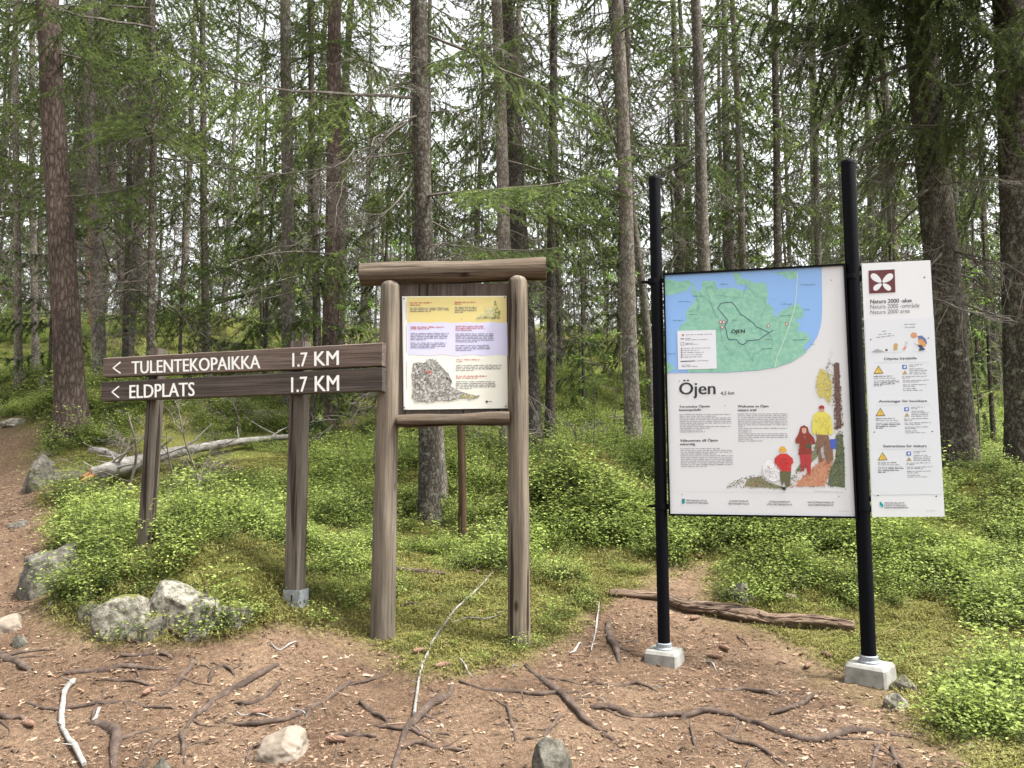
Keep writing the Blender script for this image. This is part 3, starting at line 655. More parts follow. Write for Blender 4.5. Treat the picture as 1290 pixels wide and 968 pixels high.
strokes(fr, b2, 'arrow', [[z6(131,222), z6(103,245), z6(131,268)]], 1.7, M_white, .0012)

# ---- black-posted map board
base = standing(840, 3.83); base[2] += 0
A, B = P(836, 500, 3.82), P(1070, 500, 3.62)
fr = Frame(A, B, base)
mbd = empty('map_board', base, 'trail map board headed Öjen between two tall black posts on concrete feet', 'map board', rot=(0,0,fr.yaw))
def steel(x0, y0, x1, y1, off, r=.031):
    a = fr.px(x0, y0, off); b = fr.px(x1, y1, off); t = np.linspace(0,1,8)[:,None]; mb = MB(); mb.tube(a+(b-a)*t, r, 32); return mb, a, b
footers = []
for (x0,y0,x1,y1,off_,r_) in ((836.5,812,824.5,225,.02,.0295),(1094.5,828,1068.3,205,.02,.0325)):
    mb, a, b = steel(x0,y0,x1,y1,off_,r_); p_ = obj('post', mb.me('post', M_black, True), mbd)
    mb = MB(); d = (b-a)/np.linalg.norm(b-a); mb.tube([b-d*.012, b+d*.004, b+d*.008], [r_+.0006, r_+.0006, r_*.9], 32); obj('cap', mb.me('cap', M_black, True), p_)
    mb = MB(); mb.tube([a+[0,0,-.06], a+[0,0,-.016], a+[0,0,-.011], a+[0,0,.007], a+[0,0,.010]], [r_+.013, r_+.013, r_+.008, r_+.008, r_+.003], 32); obj('collar', mb.me('collar', M_zinc, False), mbd)
    footers.append((a, r_))
# concrete feet: tapered blocks, chamfered
def foot(a, w0, w1, top, h, yaw, d0=.085):
    bm = bmesh.new(); pts_ = []
    for z, wx, dy in ((0, w1*.93, d0*.75), (-.014, w1, d0*.86), (-h, w0, d0)):
        for sx, sy in ((-1,-1),(1,-1),(1,1),(-1,1)):
            for bx, by in ((1,.86),(.9,1)): pts_.append((sx*wx*bx, sy*dy*by, z))
    for p in pts_: bm.verts.new(p)
    bmesh.ops.convex_hull(bm, input=bm.verts[:]); bmesh.ops.rotate(bm, verts=bm.verts[:], matrix=Matrix.Rotation(yaw, 3, 'Z')); bmesh.ops.translate(bm, verts=bm.verts[:], vec=(a[0], a[1], top))
    me = bpy.data.meshes.new('concrete_foot'); bm.to_mesh(me); bm.free(); me.materials.append(M_conc); return me
ft = foot(footers[0][0], .085, .080, footers[0][0][2]-.022, .25, -.25); obj('concrete_foot', ft, mbd)
ft = foot(footers[1][0]+np.array([.004,0,0]), .108, .088, footers[1][0][2]-.024, .28, -.5, .095); obj('concrete_foot', ft, mbd)
# frame + panel
pq = [(836.3,346),(1063.5,333.8),(1078.5,652),(843.5,648.5)]
V = [fr.px(x, y, 0) for x, y in pq]
frm = MB()
def bar(a, b, wx, dy, par, off):
    d = b-a; L = np.linalg.norm(d); d /= L; up = np.array([-d[2], 0, d[0]]); hh = up*wx/2; V_ = []
    for p in (a-d*wx/2, b+d*wx/2):
        for s_u, s_y in ((-1,off),(1,off),(1,off+dy),(-1,off+dy)): V_.append(p+hh*s_u+np.array([0,s_y,0]))
    frm.add(V_, [(0,1,2,3),(7,6,5,4),(0,4,5,1),(1,5,6,2),(2,6,7,3),(3,7,4,0)])
for k in range(4): bar(V[k], V[(k+1)%4], .0085, .022+.002*(k%2), mbd, -.010-.0005*k)
obj('frame', frm.me('frame', M_black), mbd)
pan = quadpx(fr, pq, 0, .004, 'panel', M_panel, mbd)
# clamps
for (x, y, k) in ((824,355,0),(833.5,638,0),(1072,349,1),(1086.5,640,1)):
    c = fr.px(x, y, .02); mb = MB(); rr = (.0295,.0325)[k]+.0035; mb.tube([c-[0,0,.012], c+[0,0,.012]], [rr, rr], 24); mb.box(c+np.array([(-1 if k==0 else 1)*(rr+.014),0,0]), (.017,.010,.006), bev=.002); mb.box(c+np.array([(1 if k==0 else -1)*(rr+.004),-.012,0]), (.012,.006,.010))
    obj('clamp', mb.me('clamp', M_black, False), mbd)
def c1(x, y): return (830+x/4.838, 320+y/4.838)
def c2(x, y): return (830+x/4.838, 470+y/4.838)
seaM = flat((.22,.40,.73), .35, name='map_blue'); landM = noisy('map_green', [(.35,(.19,.42,.33)),(.6,(.26,.50,.39))], (60,60,60), rough=.35, bump=0); paleM = flat((.66,.68,.74), .35, name='map_key_white')
arc = [c1(992,80),(c1(996,300)),c1(994,380),c1(986,440),c1(968,500),c1(930,560),c1(880,615),c1(810,660),c1(720,692),c1(600,712),c1(400,724),c1(180,726),c1(48,728)]
shape(fr, pan, 'map_water', [[(837.3,347)]+arc], seaM, .0006)
land = [(190,165),(205,205),(195,240),(230,262),(210,300),(165,355),(170,405),(130,440),(120,470),(200,520),(210,600),(170,700),(180,722),(400,722),(600,710),(720,690),(810,658),(870,620),(900,600),(885,560),(925,520),(900,480),(845,470),(860,425),(830,405),(880,385),(880,340),(845,300),(800,320),(735,355),(722,385),(700,370),(690,320),(660,300),(665,240),(650,175),(590,180),(560,170),(535,195),(545,225),(470,215),(460,205),(400,210),(360,215),(350,195),(340,165),(265,165),(260,220),(225,235),(215,190)]
shape(fr, pan, 'map_land', [[c1(*p) for p in land]], landM, .0010)
shape(fr, pan, 'map_land', [[c1(*p) for p in ((36,152),(80,160),(130,170),(185,158),(198,185),(170,225),(110,240),(75,252),(38,252))]], landM, .0010)
shape(fr, pan, 'map_land', [[c1(*p) for p in ((450,118),(495,118),(500,150),(560,160),(550,188),(480,190),(462,150))]], landM, .0010)
shape(fr, pan, 'map_land', [[c1(*p) for p in ((690,112),(840,104),(838,150),(790,155),(760,130))]], landM, .0010)
shape(fr, pan, 'map_land', [[c1(*p) for p in ((46,650),(60,660),(100,700),(60,724),(48,724))]], landM, .0010)
strokes(fr, pan, 'trail_line', [[c1(*p) for p in ((697,466),(672,480),(590,442),(580,425),(520,380),(500,370),(465,318),(445,294),(380,300),(358,330),(420,405),(402,440),(412,470),(418,510),(430,524),(475,522),(488,545),(512,553),(530,545),(535,530),(608,524),(672,480))]], .85, flat((.03,.05,.13), .4), .0024)
strokes(fr, pan, 'road_line', [[c1(*p) for p in ((845,118),(838,250),(825,340),(790,450),(750,560),(722,620),(706,698))]], .8, flat((.55,.66,.55), .4), .0022)
strokes(fr, pan, 'path_line', [[c1(*p) for p in L_] for L_ in (((290,205),(320,195),(350,250),(430,262),(512,270),(530,195),(545,195),(580,255),(640,275),(655,320),(640,345),(620,395)),((370,440),(385,530),(445,620),(480,560)),((520,555),(570,655),(575,612),(640,580),(690,575),(690,520),(675,490)),((225,235),(240,300),(240,340),(180,352)),((285,205),(345,370),(365,385),(350,388),(310,290),(245,240)))], .38, flat((.10,.22,.19), .4), .0020)
strokes(fr, pan, 'contour_line', [[c1(a_+random.Random(k).uniform(-30,30), b_), c1(a_+30, b_+12), c1(a_+55, b_-6)] for k, (a_, b_) in enumerate([(200+53*(i % 12), 270+62*(i//12)+17*(i%3)) for i in range(70)]) if not (a_ < 350 and b_ > 450) and a_ < 820], .22, flat((.15,.32,.26), .4), .0016)
text(fr, pan, 'ÖJEN', [c1(441,491), c1(523,488), c1(441,458)], M_ink, .03, .0028)
for (x0,y0,x1,y1) in ((865,189,955,188),(885,340,922,339),(745,307,812,306),(300,195,325,195),(205,258,270,257),(180,370,235,371),(445,404,482,404),(738,378,805,376),(815,525,900,522),(645,522,690,522),(620,580,690,577),(120,292,190,290),(88,407,150,405),(45,610,100,609),(245,407,290,405),(375,185,425,184),(925,552,950,550),(720,320,760,318),(310,362,345,362),(520,178,545,176)):
    pass
words(fr, pan, [(c1(a_,b_)[0], c1(a_,b_)[1], c1(c_,d_)[0], c1(c_,d_)[1]) for a_,b_,c_,d_ in ((865,189,955,188),(885,340,922,339),(745,307,812,306),(205,258,270,257),(180,370,235,371),(445,404,482,404),(738,378,805,376),(815,525,900,522),(645,522,690,522),(620,580,690,577),(120,292,190,290),(88,407,150,405),(45,610,100,609),(375,185,425,184),(925,552,950,550))], .7, flat((.06,.12,.16), .4), 8, .0026, 'place_names')
for (x, y) in ((377,416),(396,416),(386,446),(667,438),(780,428)):
    q = c1(x, y); s_q = 1.7; o_ = shape(fr, pan, 'map_symbol', [[(q[0]-s_q,q[1]-s_q),(q[0]+s_q,q[1]-s_q),(q[0]+s_q,q[1]+s_q),(q[0]-s_q,q[1]+s_q)]], flat((.40,.10,.10), .4), .0028)
    shape(fr, pan, 'map_symbol', [[(q[0]-.8,q[1]-1),(q[0]+.8,q[1]-1),(q[0]+.8,q[1]+1.1),(q[0]-.8,q[1]+1.1)]], flat((.7,.66,.66), .4), .0032)
shape(fr, pan, 'map_key', [[c1(112,470), c1(346,463), c1(353,699), c1(118,706)]], paleM, .0020)
words(fr, pan, [(c1(a_,b_)[0], c1(a_,b_)[1], c1(c_,d_)[0], c1(c_,d_)[1]) for a_,b_,c_,d_ in ((162,494,325,489),(162,516,200,515),(162,525,300,521),(162,546,208,545),(162,553,240,551),(150,577,318,573),(150,590,245,588),(150,603,280,600),(150,617,262,614),(150,630,265,627),(140,655,305,651),(140,679,200,678),(140,688,242,685))], .7, M_ink2, 9, .0026)
for k, y in enumerate((577,590,603,617,630)): q = c1(139, y); shape(fr, pan, 'map_symbol', [[(q[0]-.9,q[1]-.9),(q[0]+.9,q[1]-.9),(q[0]+.9,q[1]+.9),(q[0]-.9,q[1]+.9)]], flat((.25,.08,.1), .4), .0028)
q = c1(147,495); shape(fr, pan, 'map_symbol', [[(q[0]-1,q[1]-1),(q[0]+1,q[1]-1),(q[0]+1,q[1]+1),(q[0]-1,q[1]+1)]], flat((.40,.03,.03), .4), .0028)
strokes(fr, pan, 'key_line', [[c1(134,519),c1(152,518)]], 1.0, M_ink, .0028); strokes(fr, pan, 'key_line', [[c1(134,656),c1(215,653)]], 1.0, M_ink, .0028)
strokes(fr, pan, 'key_line', [[c1(134,541),c1(152,540),c1(152,557),c1(134,558),c1(134,541)]], .4, M_ink, .0028)
text(fr, pan, 'Öjen', [c1(123,882), c1(342,879), c1(123,768)], M_ink, .022, .0010, 'title')
text(fr, pan, '4,5 km', [c1(376,863), c1(459,861), c1(376,839)], M_ink, .015, .0010)
text(fr, pan, 'Tervetuloa Öjenin\nluontopolulle', [c2(123,237), c2(310,234), c2(123,196)], M_ink, .018, .0010, 'heading')
text(fr, pan, 'Welcome to Öjen\nnature trail', [c2(480,234), c2(667,233), c2(480,192)], M_ink, .018, .0010, 'heading')
text(fr, pan, 'Välkommen till Öjens\nnaturstig', [c2(128,446), c2(359,444), c2(128,402)], M_ink, .018, .0010, 'heading')
def rows2(x0, x1, y0, n, dy, seed, f=c2):
    r = random.Random(seed); R = []
    for i in range(n):
        a_ = f(x0+i*.35, y0+i*dy); b_ = f(x1*(1 if r.random() < .72 else r.uniform(.6,.85)) if i < n-1 else x0+(x1-x0)*.5, y0+i*dy-1); R.append((a_[0], a_[1], b_[0], b_[1]))
    return R
words(fr, pan, rows2(126,440,254,11,10.6,1)+rows2(132,452,462,11,10.9,2)+rows2(481,785,251,16,11,3), .85, flat((.22,.225,.26), .4), 12, .0010)
strokes(fr, pan, 'rule', [[c2(88,722), c2(1130,732)]], .35, flat((.5,.53,.58), .4), .0009)
tealM = flat((.0,.28,.30), .4); shape(fr, pan, 'emblem', [[c2(139,768),c2(146,766),c2(158,778),c2(158,797),c2(151,798),c2(139,788)]], tealM, .0010)
shape(fr, pan, 'emblem', [[c2(147,774),c2(157,766),c2(158,772),c2(149,780)],[c2(139,797),c2(150,788),c2(150,792),c2(141,799)]], M_ink, .0014)
for s_t, x0, x1, yb, yt in (('METSÄHALLITUS\nFORSTSTYRELSEN',166,300,797,770),('LUONTOON.FI\nRETKIKARTTA.FI',425,548,802,775),('UTINATUREN.FI\nUTFLYKTSKARTA.FI',658,810,807,779),('NATIONALPARKS.FI\nEXCURSIONMAP.FI',908,1067,810,783)):
    text(fr, pan, s_t, [c2(x0,yb), c2(x1,yb+2), c2(x0,yt)], M_ink2, .01, .0010, align='CENTER' if x0 > 200 else 'LEFT')
words(fr, pan, [(*c2(945,722), *c2(1122,726)), (*c2(1095,842), *c2(1158,843))], .35, M_ink2, 14, .0010)
screws(fr, pan, [c1(1051,160), c2(142,741), c2(1097,754), c2(403,199), c2(125,50)], -.0005, .0022)
# illustration: walkers on a forest path (flat paint)
H = lambda *p: [c2(*q) for q in p]
gr = [(.05,.08,.03),(.10,.14,.05),(.22,.25,.12),(.02,.03,.02),(.3,.12,.08)]
for o_, c_ in ((H((1066,-55),(1080,-65),(1100,-60),(1104,100),(1112,330),(1084,345),(1072,100)), (.13,.075,.065)), (H((960,60),(985,-20),(1040,10),(1055,120),(1040,190),(1010,150),(975,140)), (.52,.46,.16)), (H((830,690),(870,640),(960,560),(1000,520),(1060,545),(1030,640),(1010,690)), (.48,.24,.15)), (H((1080,380),(1118,370),(1132,520),(1134,700),(1030,685),(1040,600),(1078,520)), (.10,.12,.07)), (H((520,690),(540,645),(620,630),(660,665),(760,695),(740,705)), (.22,.22,.13)), (H((830,600),(870,540),(945,470),(965,390),(1005,400),(960,520),(870,600)), (.20,.22,.13))): shape(fr, pan, 'forest_drawing', [o_], flat(c_, .45, name='ink'), .0010)
splat(fr, pan, 'forest_drawing', [
 (H((1062,-45),(1100,-60),(1110,100),(1125,330),(1070,350),(1060,100)), [(.10,.05,.04),(.06,.035,.03),(.2,.12,.09)], 420, 1.1),
 (H((1015,-60),(1062,-90),(1070,100),(1075,200),(1050,220),(1010,100)), [(.03,.04,.05),(.10,.12,.12),(.3,.33,.33)], 110, .8),
 (H((950,40),(985,-30),(1050,0),(1062,120),(1040,200),(1010,160),(975,150),(955,100)), [(.55,.45,.07),(.62,.55,.18),(.4,.35,.08)], 330, .95),
 (H((400,702),(430,672),(520,632),(620,612),(660,660),(760,700),(800,640),(860,560),(940,470),(960,380),(1010,400),(960,520),(860,610),(810,690),(770,712),(500,700)), gr, 520, .8),
 (H((800,700),(850,640),(950,560),(1000,520),(1060,540),(1030,640),(1010,695)), [(.38,.12,.06),(.5,.2,.11),(.55,.33,.24)], 300, 1.0),
 (H((1070,360),(1120,350),(1135,520),(1138,710),(1020,690),(1030,600),(1075,520)), gr[:4], 420, .95),
 (H((535,700),(530,640),(600,630),(610,690)), [(.45,.2,.12),(.3,.3,.15)], 60, .6)], 21, .0014)
splat(fr, pan, 'bare_twig_drawing', [(H((1000,0),(1050,-140),(1062,-120),(1020,20)), [(.12,.11,.11)], 60, .4)], 22, .0014)
ill = [((.62,.56,.10), ((942,255),(975,235),(1010,232),(1045,262),(1060,330),(1062,372),(1035,375),(1030,350),(1028,378),(962,374),(960,350),(955,378),(935,365),(935,300))),
 ((.20,.11,.07), ((962,374),(1030,378),(1060,470),(1065,530),(1030,556),(1010,500),(1002,430),(985,470),(1000,540),(975,545),(965,450))),
 ((.30,.02,.03), ((975,205),(990,196),(1008,203),(1008,220),(975,220))), ((.45,.26,.18), ((977,219),(1007,219),(1005,238),(980,240))), ((.05,.10,.40), ((1040,405),(1085,402),(1080,462),(1048,464))),
 ((.22,.03,.02), ((862,330),(885,318),(908,332),(915,362),(945,395),(955,430),(935,438),(930,415),(932,495),(850,500),(858,430),(835,430),(832,405),(850,375))),
 ((.38,.03,.04), ((858,500),(930,496),(925,600),(922,622),(905,610),(893,540),(885,600),(870,598))), ((.5,.33,.25), ((872,336),(898,336),(900,362),(885,372),(872,360))), ((.05,.08,.04), ((898,432),(928,432),(928,458),(900,458))),
 ((.50,.03,.03), ((722,505),(745,490),(780,492),(815,520),(820,548),(808,560),(806,600),(752,604),(730,575),(705,545),(706,522))), ((.10,.10,.05), ((738,600),(806,600),(800,690),(775,700),(765,660),(750,690),(742,650))),
 ((.62,.34,.04), ((733,465),(745,448),(765,450),(778,470),(778,482),(735,478))), ((.5,.33,.25), ((737,478),(765,480),(762,494),(742,494))), ((.02,.02,.02), ((745,690),(775,700),(772,716),(750,710))),
 ((.72,.72,.74), ((640,560),(660,530),(695,540),(708,575),(735,600),(735,650),(700,665),(660,650),(640,620),(632,585)))]
for k, (cc_, pl) in enumerate(ill): shape(fr, pan, 'walker_drawing', [H(*pl)], flat(cc_, .45, name='ink'), .0030+.00004*k)
splat(fr, pan, 'shading_marks', [(H((645,590),(735,600),(735,650),(650,645)), [(.25,.25,.3),(.4,.4,.45)], 90, .6), (H((636,560),(660,532),(700,545),(735,610),(735,655),(700,668),(655,650),(634,610)), [(.45,.45,.5),(.75,.75,.78)], 120, .7), (H((705,520),(722,500),(712,560),(735,590),(715,585)), [(.2,.01,.01)], 20, .5), (H((655,565),(685,565),(680,585),(660,585)), [(.03,.03,.03),(.35,.05,.05)], 8, .6),
  (H((835,400),(930,400),(930,490),(850,495)), [(.35,.12,.06),(.12,.02,.02)], 60, .6),(H((720,510),(805,520),(800,595),(750,600)), [(.3,.01,.01),(.6,.08,.08)], 130, .6),(H((940,260),(1050,260),(1050,370),(960,370)), [(.38,.33,.05),(.7,.64,.25)], 150, .7),
  (H((860,510),(925,500),(920,600),(870,590)), [(.22,.01,.02),(.5,.06,.07)], 40, .6), (H((962,380),(1040,380),(1060,530),(975,530)), [(.10,.06,.04),(.3,.18,.12)], 140, .7), (H((875,385),(895,385),(880,435),(870,425)), [(.6,.45,.35)], 8, .5)], 23, .0042)

# ---- white Natura notice
base = standing(1100, 3.58)
A, B = P(1092, 500, 3.60), P(1181, 500, 3.545)
fr = Frame(A, B, base)
nb = empty('notice_board', base, 'narrow white Natura 2000 notice fixed beside the right black post', 'notice board', rot=(0,0,fr.yaw))
nq = [(1085.5,332.2),(1172,328),(1190.2,651),(1098.5,651.5)]
pn = quadpx(fr, nq, 0, .004, 'panel', M_panel, nb)
for (x0, y0, x1, y1) in ((1074,338.5,1092,338),(1074,352,1092,351.5),(1087,629,1104,629),(1087,642,1104,642.5)):
    a = fr.px(x0, y0, .018); b = fr.px(x1, y1, .018); mb = MB(); mb.box((a+b)/2, (abs(b[0]-a[0])/2, .010, .011), bev=.002); obj('bracket_arm', mb.me('bracket_arm', M_black), nb)
def c3(x, y): return (1070+x/5.694, 320+y/5.694)
def c4(x, y): return (1070+x/5.378, 480+y/5.378)
shape(fr, pn, 'emblem_square', [[c3(137,120),c3(325,111),c3(331,276),c3(143,285)]], flat((.095,.012,.018), .4), .0010)
def petal(x, y, a, L_, W_):
    pts_ = []
    for k in range(16):
        th = k/16*6.283; u = (math.cos(th)+1)/2; v = math.sin(th)*(.55+.45*u)
        pts_.append((x+(u*L_)*math.cos(a)-v*W_*math.sin(a), y-(u*L_)*math.sin(a)-v*W_*math.cos(a)))
    return [c3(*p) for p in pts_]
shape(fr, pn, 'petal', [petal(238,204,math.radians(38),92,30)], M_panel, .0014); shape(fr, pn, 'petal', [petal(229,204,math.radians(142),92,30)], M_panel, .0014)
shape(fr, pn, 'petal', [petal(240,214,math.radians(-38),72,24)], M_panel, .0014); shape(fr, pn, 'petal', [petal(231,214,math.radians(218),72,24)], M_panel, .0014)
text(fr, pn, 'Natura 2000 -alue', [c3(150,357), c3(446,347), c3(150,328)], M_ink, .018, .0010, 'heading')
text(fr, pn, 'Natura 2000 -område', [c3(150,395), c3(502,384), c3(150,364)], M_ink2, .0, .0010)
text(fr, pn, 'Natura 2000 area', [c3(151,433), c3(433,423), c3(151,404)], M_ink2, .0, .0010)
shape(fr, pn, 'pale_field', [[c3(112,470),c3(606,458),c4(632,768),c4(152,774)]], flat((.565,.59,.64), .5, name='pale_print'), .0006)
text(fr, pn, 'Ohjeita kävijöille', [c3(247,767), c3(484,762), c3(247,744)], M_ink, .018, .0010, 'heading')
text(fr, pn, 'Anvisningar för besökare', [c4(199,152), c4(525,149), c4(199,130)], M_ink, .018, .0010, 'heading')
text(fr, pn, 'Instructions for visitors', [c4(232,451), c4(522,450), c4(232,432)], M_ink, .018, .0010, 'heading')
yel = flat((.62,.42,.06), .4); blu = flat((.03,.12,.42), .4); gy = flat((.4,.42,.46), .4)
for f, X, Yy, k in ((c3,0,0,5.694),(c4,1,-609,5.378),(c4,16,-309,5.378)):
    g = (lambda x, y, f=f, X=X, Yy=Yy: f((x+X), (y+Yy))) if f is c3 else (lambda x, y, X=X, Yy=Yy: c4(x*.945+X+14, (y-800)*.945+800+Yy-(0)))
    if f is c4: g = (lambda x, y, X=X, Yy=Yy: c4(x*.945+X+12, (y-800)*.945+(182 if X == 1 else 482)))
    shape(fr, pn, 'warning_triangle', [[g(208,800),g(245,858),g(174,860)]], M_ink, .0010); shape(fr, pn, 'warning_triangle', [[g(208,808),g(238,854),g(181,856)]], yel, .0014)
    splat(fr, pn, 'triangle_mark', [([g(203,825),g(215,822),g(222,848),g(205,846)], [(.03,.02,.01)], 12, .5)], 31, .0018)
    shape(fr, pn, 'hand_sign', [[g(379,797),g(412,796),g(413,825),g(380,826)]], blu, .0010); shape(fr, pn, 'hand_sign', [[g(388,808),g(395,806),g(398,801),g(405,801),g(405,818),g(389,818)]], M_panel, .0014)
    shape(fr, pn, 'warning_triangle', [[g(398,835),g(418,863),g(379,865)]], flat((.35,.27,.14), .4), .0010)
    strokes(fr, pn, 'rule', [[g(175,782),g(568,778)]], .3, gy, .0010)
    R = [(*g(430,797),*g(525,795)),(*g(430,808),*g(475,807)),(*g(430,826),*g(530,824)),(*g(430,838),*g(560,835)),(*g(430,850),*g(548,848)),(*g(430,862),*g(552,860)),(*g(380,881),*g(555,877)),(*g(380,892),*g(440,890)),(*g(384,910),*g(572,906)),(*g(384,921),*g(500,918)),(*g(384,940),*g(555,937)),(*g(384,951),*g(470,950)),(*g(386,968),*g(480,966)),(*g(386,980),*g(530,978)),
         (*g(176,893),*g(335,892)),(*g(176,912),*g(350,908)),(*g(176,924),*g(225,921))]
    words(fr, pn, R, .75, M_ink2, int(X)+40, .0010)
    words(fr, pn, [(*g(176,880),*g(310,876)),(*g(230,922),*g(360,918)),(*g(176,936),*g(330,932)),(*g(176,948),*g(230,946))], .95, M_ink, int(X)+41, .0010, 'bold_text')
words(fr, pn, [(*c3(392,507),*c3(482,504)),(*c3(398,528),*c3(476,526)),(*c3(236,556),*c3(268,553)),(*c3(208,579),*c3(302,571)),(*c3(195,600),*c3(322,585))], .8, M_ink2, 50, .0010, 'speech_text')
strokes(fr, pn, 'speech_line', [[c3(424,545),c3(432,560)],[c3(455,700),c3(560,703)],[c3(150,705),c3(370,706)]], .35, gy, .0012)
cart = [((.50,.24,.13), ((440,575),(455,563),(480,567),(487,590),(478,603),(455,605),(440,592))), ((.10,.14,.28), ((487,590),(520,585),(548,610),(558,640),(545,660),(510,640))), ((.55,.25,.06), ((490,615),(520,612),(550,645),(545,668),(505,650))), ((.03,.05,.10), ((480,650),(520,655),(545,690),(495,697),(505,675))), ((.55,.38,.25), ((460,635),(480,645),(500,665),(480,655))),
   ((.42,.30,.10), ((318,650),(330,640),(348,645),(345,690),(318,690))), ((.30,.30,.32), ((165,700),(200,680),(245,698),(245,706),(165,706))), ((.04,.04,.05), ((258,685),(274,682),(274,697),(260,697))), ((.50,.25,.18), ((380,685),(400,660),(412,665),(400,690))), ((.45,.47,.52), ((398,630),(420,628),(418,650),(402,652)))]
for k, (cc_, pl) in enumerate(cart): shape(fr, pn, 'crouching_walker_drawing' if k < 5 else 'small_creature_drawing', [[c3(*p) for p in pl]], flat(cc_, .45, name='ink'), .0012+.00004*k)
shape(fr, pn, 'emblem', [[c4(205,820),c4(212,818),c4(230,838),c4(230,856),c4(222,858),c4(205,840)]], tealM, .0010)
text(fr, pn, 'METSÄHALLITUS\nFORSTSTYRELSEN\nMEAHCIRÁÐÐEHUS', [c4(239,864), c4(398,864), c4(239,820)], M_ink2, .01, .0010)
words(fr, pn, [(*c4(518,881),*c4(590,882))], .4, M_ink2, 51, .0010)
screws(fr, pn, [c3(539,168),c3(566,604),c3(154,615),c4(169,347),c4(562,342),c4(194,776),c4(589,781)], -.0005, .0032)

# ---- brown stake behind the wooden board
b0 = standing(582.5, 5.9); t0 = P(577, 430, 5.9); st = empty('stake', b0, 'thin dark brown wooden stake standing behind the log-framed board', 'stake')
mb = MB(); tt = np.linspace(-.2, 1, 12)[:,None]; mb.tube((t0-b0)*tt+np.array([.01,0,0])*np.sin(tt*4), np.linspace(.034,.029,12), 14, bump=.08, seed=9); obj('pole', mb.me('pole', M_stake, True), st)
print('signs done')
# ------------------------------------------------------------------ trees
def dead_branch(seed, L, nside=9, thick=.012, fine=3, droop=.25):
    """bare branch with thin forked twigs, along +x"""
    r = np.random.default_rng(seed); mb = MB(); n = 8; t = np.linspace(0,1,n)
    main = np.stack([L*t, np.cumsum(r.normal(0,.03*L,n)), -droop*L*t**1.4+.10*L*t**3+np.cumsum(r.normal(0,.015*L,n))], -1); main -= main[0]
    mb.tube(main, thick*(1-t*.85)+.001, 5, 0, False)
    for k in range(nside):
        tt = r.uniform(.12, .98); i = tt*(n-1); i0 = min(int(i), n-2); c = main[i0]*(1-(i-i0))+main[i0+1]*(i-i0)
        sgn = r.choice([-1,1]); l = L*r.uniform(.12,.42)*(1.1-tt*.6); d = np.array([r.uniform(.3,.9), sgn*r.uniform(.4,1), r.uniform(-.9,.25)]); d /= np.linalg.norm(d); m = 4; s = np.linspace(0,1,m)[:,None]
        tw = c+d*l*s+np.array([0,0,-1])*l*.25*s**2+r.normal(0,.012,(m,3))*s
        mb.tube(tw, np.linspace(.0035,.0012,m), 3, 0, False)
        for q in range(fine):
            u = r.uniform(.2,1); b_ = tw[0]*(1-u)+tw[-1]*u; d2 = d+r.normal(0,.6,3)+[0,0,-.4]; d2 /= np.linalg.norm(d2); l2 = l*r.uniform(.25,.6)
            mb.tube([b_, b_+d2*l2*.5+r.normal(0,.01,3), b_+d2*l2], [.0022,.0016,.0009], 3, 0, False)
    return mb.me('dead_branch', [M_twig])
def needles(mb, A, B, r, per_m, ln, wd, tipv, m=1):
    """needles as small tapering blades around every twig segment A->B"""
    D = B-A; Ls = np.linalg.norm(D, axis=1); cnt = np.maximum(1, r.poisson(Ls*per_m)); idx = np.repeat(np.arange(len(A)), cnt); k = len(idx)
    u = r.uniform(0,1,k)[:,None]; c = A[idx]+D[idx]*u; dn = D[idx]/(Ls[idx][:,None]+1e-9); rv = r.normal(0,1,(k,3)); rv -= dn*(rv*dn).sum(1)[:,None]; rv /= np.linalg.norm(rv, axis=1)[:,None]+1e-9
    d = dn*.75+rv*.85+np.array([0,0,-.05]); d /= np.linalg.norm(d, axis=1)[:,None]; sd = np.cross(d, rv+r.normal(0,.3,(k,3))); sd /= np.linalg.norm(sd, axis=1)[:,None]+1e-9
    l = ln*r.uniform(.7,1.3,k)[:,None]; V = np.stack([c-sd*wd/2, c+sd*wd/2, c+d*l], 1).reshape(-1,3); tr = np.arange(3*k).reshape(-1,3)
    tv = np.repeat(np.clip(tipv[idx]*(.4+.9*u[:,0]), 0, 1), 3); mb.add(V, None, tr, m, tv)
